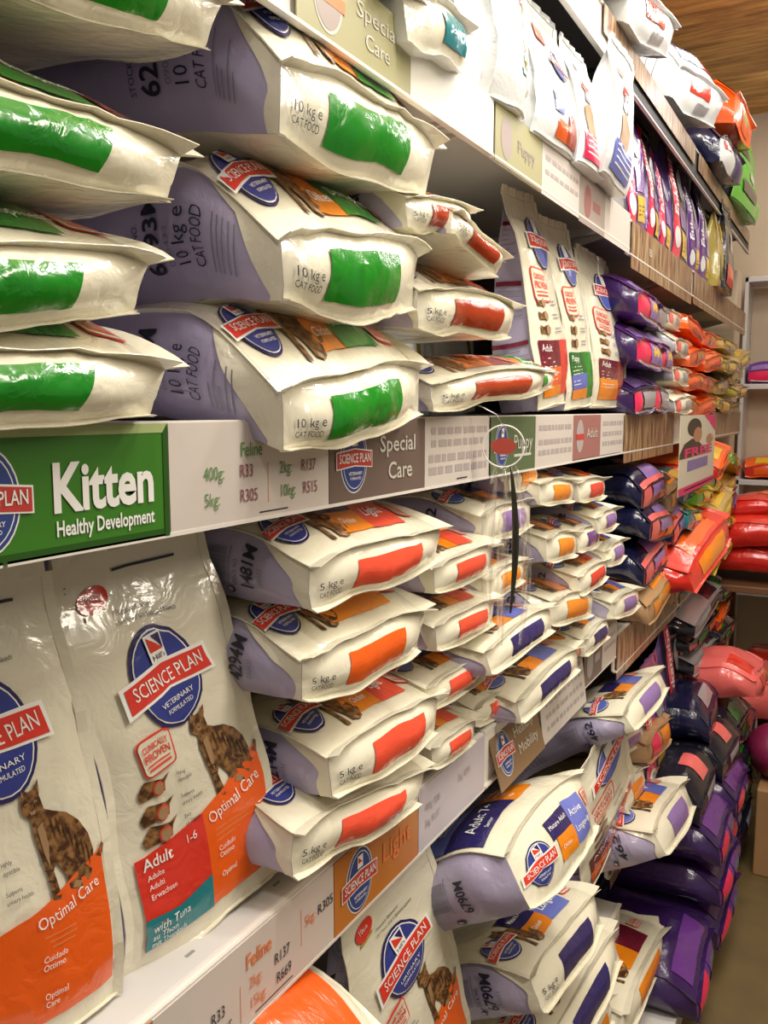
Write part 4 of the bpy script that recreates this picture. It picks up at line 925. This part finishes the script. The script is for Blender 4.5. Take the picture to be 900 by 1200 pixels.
stack(842, 856, LB, LB+.46, 5, ['yellow_green', 'red_orange', 'yellow'], 'yellow green bag near the far column', GF, X=-.47, roll=14)
stack(857, 868, LB, LB+.42, 5, ['yellow', 'yellow_green', 'mauve'], 'yellow bag farthest down the below-eye-level shelf', GF, X=-.48, roll=14)

# ------------------------------------------------------------------ shelf near the floor, second bay
GB = 'cat food bags on the low shelf'
lie('senior_big', PX(585, 985, -.46), PX(675, 896, -.46), .15, 'large bag with a wide blue, navy and orange top printed 6790M', GB, 30, .42)
lie('senior', PX(618, 1143, -.46), PX(695, 1045, -.46), .135, 'blue and orange cat food bag directly under the large 6790M bag', GB, 30)
lie('senior', PX(632, 1240, -.46), PX(717, 1088, -.46), .135, 'lower blue and orange cat food bag near the bottom frame edge', GB, 30)
stand('cat_urinary', Vector((-.53, .955, .685)), Vector((-.52, 1.235, .655)), .405, 'tilted upright cat food bag standing before the low shelf stack', GS, 2, -7)
a = Vector((-.50, .62, .96)); b = Vector((-.50, .93, .955))
plain_lying('orange_top', 125, CREAM, CREAM, CREAM, [(-.42, .06, .32, .8, DORANGE)], [(-.3, -.3, .3, .3, DORANGE)], W=.30, H=.42, T=.12, lod=1, amp=.6)
lie('orange_top', PX(372, 1305, -.44), PX(462, 1222, -.44), .12, 'cream bag with a broad orange top face at the bottom frame edge', GB, -6)
stand('dog_adult', PX(690, 1010, -.50), PX(735, 985, -.50), .30, 'narrow bag with a red stamp standing behind the blue bags', GB, -4, -14)
lie('small_blue', PX(728, 832, -.47), PX(771, 782, -.47), .11, 'single white and blue bag flopped out under the taupe card', GB, 34, .40)
lie('small_blue', PX(722, 868, -.52), PX(756, 846, -.52), .09, 'small grey sided bag under the single flopped white one', GB, 0)
lie('small_orange', PX(727, 925, -.50), PX(752, 895, -.50), .12, 'small orange-blocked bag beside the leaning stamped bag', GB, 18)
lie('small_blue', PX(762, 968, -.41), PX(799, 912, -.41), .15, 'white bag with a blue corner and pointed ear over the timber strip', GB, 32, .42)
lie('small_orange', PX(722, 985, -.50), PX(747, 960, -.50), .09, 'small orange-blocked bag just above the timber strip', GB, 8)
lie('small_orange', PX(727, 1185, -.42), PX(776, 1082, -.42), .12, 'orange-blocked white bag below the timber strip', GB, 16, .42)
lie('small_violet', PX(735, 1250, -.42), PX(770, 1165, -.42), .12, 'violet-blocked white bag at the very bottom of the frame', GB, 14, .42)
lie('small_orange', PX(676, 1240, -.45), PX(712, 1160, -.45), .12, 'white bag with maroon and orange prints between low stacks', GB, 16, .40)
GE = 'dog food bags on the far low shelf'
for k, (p0, p1, H, kd, X, lab, tl) in enumerate(((776, 797, .40, 'pink_stand', -.50, 'upright bag with pink word stripe beside the white flopped bag', -3), (797, 812, .46, 'pink_stand_navy', -.53, 'taller upright bag with a pink word stripe behind the first', 5),
        (814, 826, .40, 'brown_stand', -.52, 'brown and orange upright bag past the pink striped ones', 4), (827, 838, .38, 'brown_stand', -.52, 'brown and yellow upright bag near the red heap', -4))):
    a = PX(p0, 500, X); b = PX(p1, 500, X); a.z = b.z = .56; stand(kd, a, b, H, lab, GE, 0, tl)
lie('brown_eukanuba', PX(757, 872, -.49), PX(783, 838, -.49), .13, 'brown bag with a pink stripe lying below the upright pink ones', GE, 10)
lie('brown_eukanuba', PX(764, 905, -.50), PX(790, 880, -.50), .10, 'brown and yellow bag lying on the timber strip shelf', GE, 4)
stack(822, 852, .56, 1.02, 5, ['grey_black', 'black_green'], 'grey and black bag by the red heap', GE, X=-.50, roll=6)
stack(853, 866, .56, 1.0, 5, ['black_green', 'red_orange'], 'black and orange bag stacked behind the red heap', GE, X=-.49, roll=10)
# base shelf, third bay and beyond
GG = 'sacks on the base shelf'
stack(700, 744, .13, .37, 2, ['navy'], 'black sack in the shadow under the white bags', GG, X=-.62)
FXB = -.315
for c, (ya, yb, kk, wd) in enumerate(((2.24, 2.58, ['purple_pink'], 'nearest short row'), (2.60, 2.94, ['purple_pink', 'purple_pink', 'purple_pink', 'black_pink'], 'first tall row'),
                                  (2.96, 3.28, ['purple_pink', 'purple_pink', 'purple_pink', 'black_pink', 'navy'], 'second tall row'),
                                  (3.30, 3.60, ['black_pink', 'black_green', 'black_green', 'black_green'], 'third row'),
                                  (3.62, 3.92, ['black_green', 'black_green', 'black_pink'], 'farthest row'))):
    for i, kd in enumerate(kk):
        T = .125; z = .13+T*(i+.60); dx = rs.uniform(-.01, .025)-(.035*max(0, i-2)); t = rs.uniform(-.012, .012)
        nm = {'purple_pink': 'purple sack with a pink end', 'black_pink': 'black glossy sack with coral and pink print', 'navy': 'smooth dark blue sack', 'black_green': 'black sack with orange and green print'}[kd]
        lie(kd, Vector((FXB+dx, ya, z-t)), Vector((FXB+dx+rs.uniform(-.02, .02), yb, z+t)), T*1.12, f'{nm}, layer {("one", "two", "three", "four", "five")[i]} from the floor, {wd}', GG, rs.uniform(-2, 6), .42 if i < 2 else (.32 if i < 3 else .22))
# ------------------------------------------------------------------ far display table with glossy packs, column, wall rack
r = bpy.data.objects.new('display_table', None); COL.objects.link(r); r.location = (-.30, 4.42, 0); tag(r, 'brown display table heaped with red packs near the far column', 'table')
BROWN = mat('brown_laminate', (.16, .075, .035), .4, var=.15)
mb = MB(); mb.box((-.30, -.42, .95), (.34, .40, .98), BROWN, .004); mb.build('table_top', r)
for sx in (-.26, .28):
    for sy in (-.38, .34): mb = MB(); mb.box((sx, sy, 0), (sx+.035, sy+.035, .95), BROWN, .003); mb.build('leg', r)
mb = MB(); mb.box((-.27, -.39, .30), (.31, .37, .32), BROWN, .003); mb.build('lower_shelf', r)
GD = 'glossy packs on the far display table'
def pack(kd, x, y, z, W, T, L, yaw, lab, pitch=0):
    c, s = math.cos(yaw), math.sin(yaw); d = Vector((s, c, 0)); a = Vector((x, y, z+T*.88))-d*W/2; b = a+d*W; lie(kd, a, b, T, lab, GD, pitch, L)
X0, Y0 = -.30, 4.02
pack('crimson', -0.22, 4.25, 0.98, .40, .13, .40, .05, 'red glossy pack lying lowest at the near end of the display table')
pack('crimson', -0.2, 4.62, 0.98, .34, .14, .40, -.1, 'red glossy pack lying lowest at the far end of the display table')
pack('crimson', -0.24, 4.23, 1.11, .40, .14, .36, -.06, 'crimson and orange pack in the middle layer of the display table', 6)
pack('crimson', -0.2, 4.60, 1.12, .34, .14, .36, .1, 'crimson pack in the far middle layer of the display table', 6)
pack('crimson', -0.28, 4.35, 1.26, .46, .10, .34, .05, 'shiny red pack on top of the display table heap', 12)
pack('coral', -0.14, 4.15, 0.32, .30, .22, .34, .0, 'pink coral pack on the lower shelf of the display table', 8)
pack('crimson', -0.16, 4.55, 0.32, .36, .20, .34, .0, 'dark red pack on the lower shelf of the display table', 4)
pack('coral', -0.29, 3.46, 0.63, .26, .16, .30, .0, 'pink coral pack resting on the dark sacks before the table', 10)
lie('crimson', PX(803, 668, -.44), PX(852, 602, -.40), .15, 'glossy red and orange pack hanging out over the rail left of the table', GD, 20, .3)
# tan carton and plum ball below
mb = MB(); mb.box((-.262, 3.35, 0), (.02, 3.68, .34), mat('tan_carton', (.36, .20, .09), .55, var=.2), .006)
mb.box((-.135, 3.349, .28), (-.105, 3.681, .3415), TAN); tag(mb.build('carton'), 'tan cardboard carton on the floor by the dark sacks', 'carton')
bm = bmesh.new(); bmesh.ops.create_icosphere(bm, subdivisions=4, radius=.11)
for v in bm.verts: v.co += v.co.normalized()*noise.noise(v.co*9)*.012; v.co.z *= .94
me = bpy.data.meshes.new('toy_ball'); bm.to_mesh(me); bm.free(); me.materials.append(mat('plum_rubber', (.20, .012, .06), .3, bump=.1))
for p in me.polygons: p.use_smooth = True
o = bpy.data.objects.new('toy_ball', me); COL.objects.link(o); o.location = (-.215, 3.5, .445); tag(o, 'plum coloured rubber ball on the tan carton', 'ball')
mb = MB(); mb.box((-.78, 4.86, 0), (-.60, 5.04, 2.48), WALLM, .01); o = mb.build('column'); tag(o, 'cream square column past the end of the shelving', 'column')
r = bpy.data.objects.new('wall_rack', None); COL.objects.link(r); r.location = (-.4, 5.45, 0); tag(r, 'white shelf rack against the far wall behind the column', 'rack')
for z in (.7, 1.35, 1.9, 2.5):
    mb = MB(); mb.box((-.22, -.12, z-.03), (.5, .13, z), BOARD, .003); mb.build('shelf', r)
for x in (-.22, .48): mb = MB(); mb.box((x, -.12, 0), (x+.02, .13, 2.5), BOARD, .003); mb.build('side_panel', r)
k = 0
for z, kd, c in ((.7, 'crimson', 'dark red'), (1.35, 'red_orange', 'red and orange'), (1.9, 'purple', 'purple')):
    for j in range(2):
        a = Vector((-.60+j*.30, 5.34, z)); b = a+Vector((.26, 0, 0))
        pr = PROTO[kd]
        M = frame(Vector((1, 0, 0)), Vector((0, 1, 0)), Vector((0, 0, 1)), Vector((-.45+j*.30, 5.36, z+.07)), .26/pr[1], .2/pr[2], .12/pr[3])
        put(kd, M, f'{c} pack on the white rack by the far wall, {("left" if not j else "right")} one', 'packs on the far wall rack')

# ------------------------------------------------------------------ hanging wobbler and clear strips at the bay seam
r = bpy.data.objects.new('hanging_wobbler', None); COL.objects.link(r); p = PX(590, 523, -.49); r.location = p; tag(r, 'round clear wobbler with a red centre hanging on a thin wire', 'wobbler')
WIRE = mat('thin_wire', (.5, .5, .5), .25, metal=.9)
mb = MB(); d = Vector((.25, -.9, 0)).normalized(); e = Vector((0, 0, 1)); q = d.cross(e)
ring = [Vector(q)*.033*math.cos(i*math.tau/28)+e*.033*math.sin(i*math.tau/28) for i in range(29)]
R_ = RT; ring = [R_*.033*math.cos(i*math.tau/28)+e*.033*math.sin(i*math.tau/28) for i in range(29)]
mb.tube(ring, .0014, mat('clear_rim', (.85, .85, .82), .15), 6); mb.build('rim', r)
mb = MB(); nn = R_.cross(e)
vs = [R_*.020*math.cos(i*math.tau/20)+e*.013*math.sin(i*math.tau/20)+nn*s for s in (.001, -.001) for i in range(20)]
mb.add(vs, [tuple(range(20)), tuple(range(39, 19, -1))]+[(i, (i+1) % 20, 20+(i+1) % 20, 20+i) for i in range(20)], mat('wobbler_red', (.45, .07, .05), .4)); mb.build('centre_disc', r)
mb = MB(); mb.tube([(0, 0, .033), (-.01, -.008, .05), (-.03, -.02, .062), (-.045, -.02, .066)], .0009, WIRE, 6); mb.build('wire', r)
G = 'clear hanging strips at the bay seam'
for k, (dx, wd, ln, m, lab) in enumerate(((-.012, .007, .25, CLEAR, 'clear plastic strip hanging at the left below the wobbler'), (0, .006, .31, CLEAR, 'clear plastic strip hanging in the middle below the wobbler'),
                                          (.010, .0035, .24, mat('dark_strip', (.03, .03, .02), .25), 'dark folded strip hanging below the wobbler'), (.019, .005, .29, CLEAR, 'clear plastic strip hanging at the right below the wobbler'))):
    mb = MB(); n = 12; vs = []
    for i in range(n+1):
        t = i/n; c = R_*(dx*(1+1.2*math.sin(t*2.6)))-e*(ln*t)+nn*(.012*math.sin(t*3+k))
        ww = wd*(.45+1.1*math.sin(math.pi*min(1, t*1.02)))
        vs += [c-R_*ww+nn*.0006, c+R_*ww+nn*.0006, c+R_*ww-nn*.0006, c-R_*ww-nn*.0006]
    fs = [(i*4+j, i*4+(j+1) % 4, i*4+4+(j+1) % 4, i*4+4+j) for i in range(n) for j in range(4)]+[(3, 2, 1, 0), (n*4, n*4+1, n*4+2, n*4+3)]
    mb.add(vs, fs, m, True); o = mb.build('hanging_strip'); o.location = p+nn*.006-e*.03; tag(o, lab, 'hanging strip', G)
# clear ticket covers over cards at the seam
seen = {}
for o in bpy.data.objects:
    if o.get('label') and not o.parent and o.users_collection:
        if len(o['label'].split()) > 16 or len(o['label'].split()) < 4: print('LONG', o['label'])
        if o['label'] in seen: print('DUP', o['label'])
        seen[o['label']] = 1
# remove prototypes that were never placed
for kd, pr in PROTO.items():
    if kd not in USED:
        for c in children_of(pr[0]):
            for g in children_of(c): bpy.data.objects.remove(g)
            bpy.data.objects.remove(c)
        bpy.data.objects.remove(pr[0])
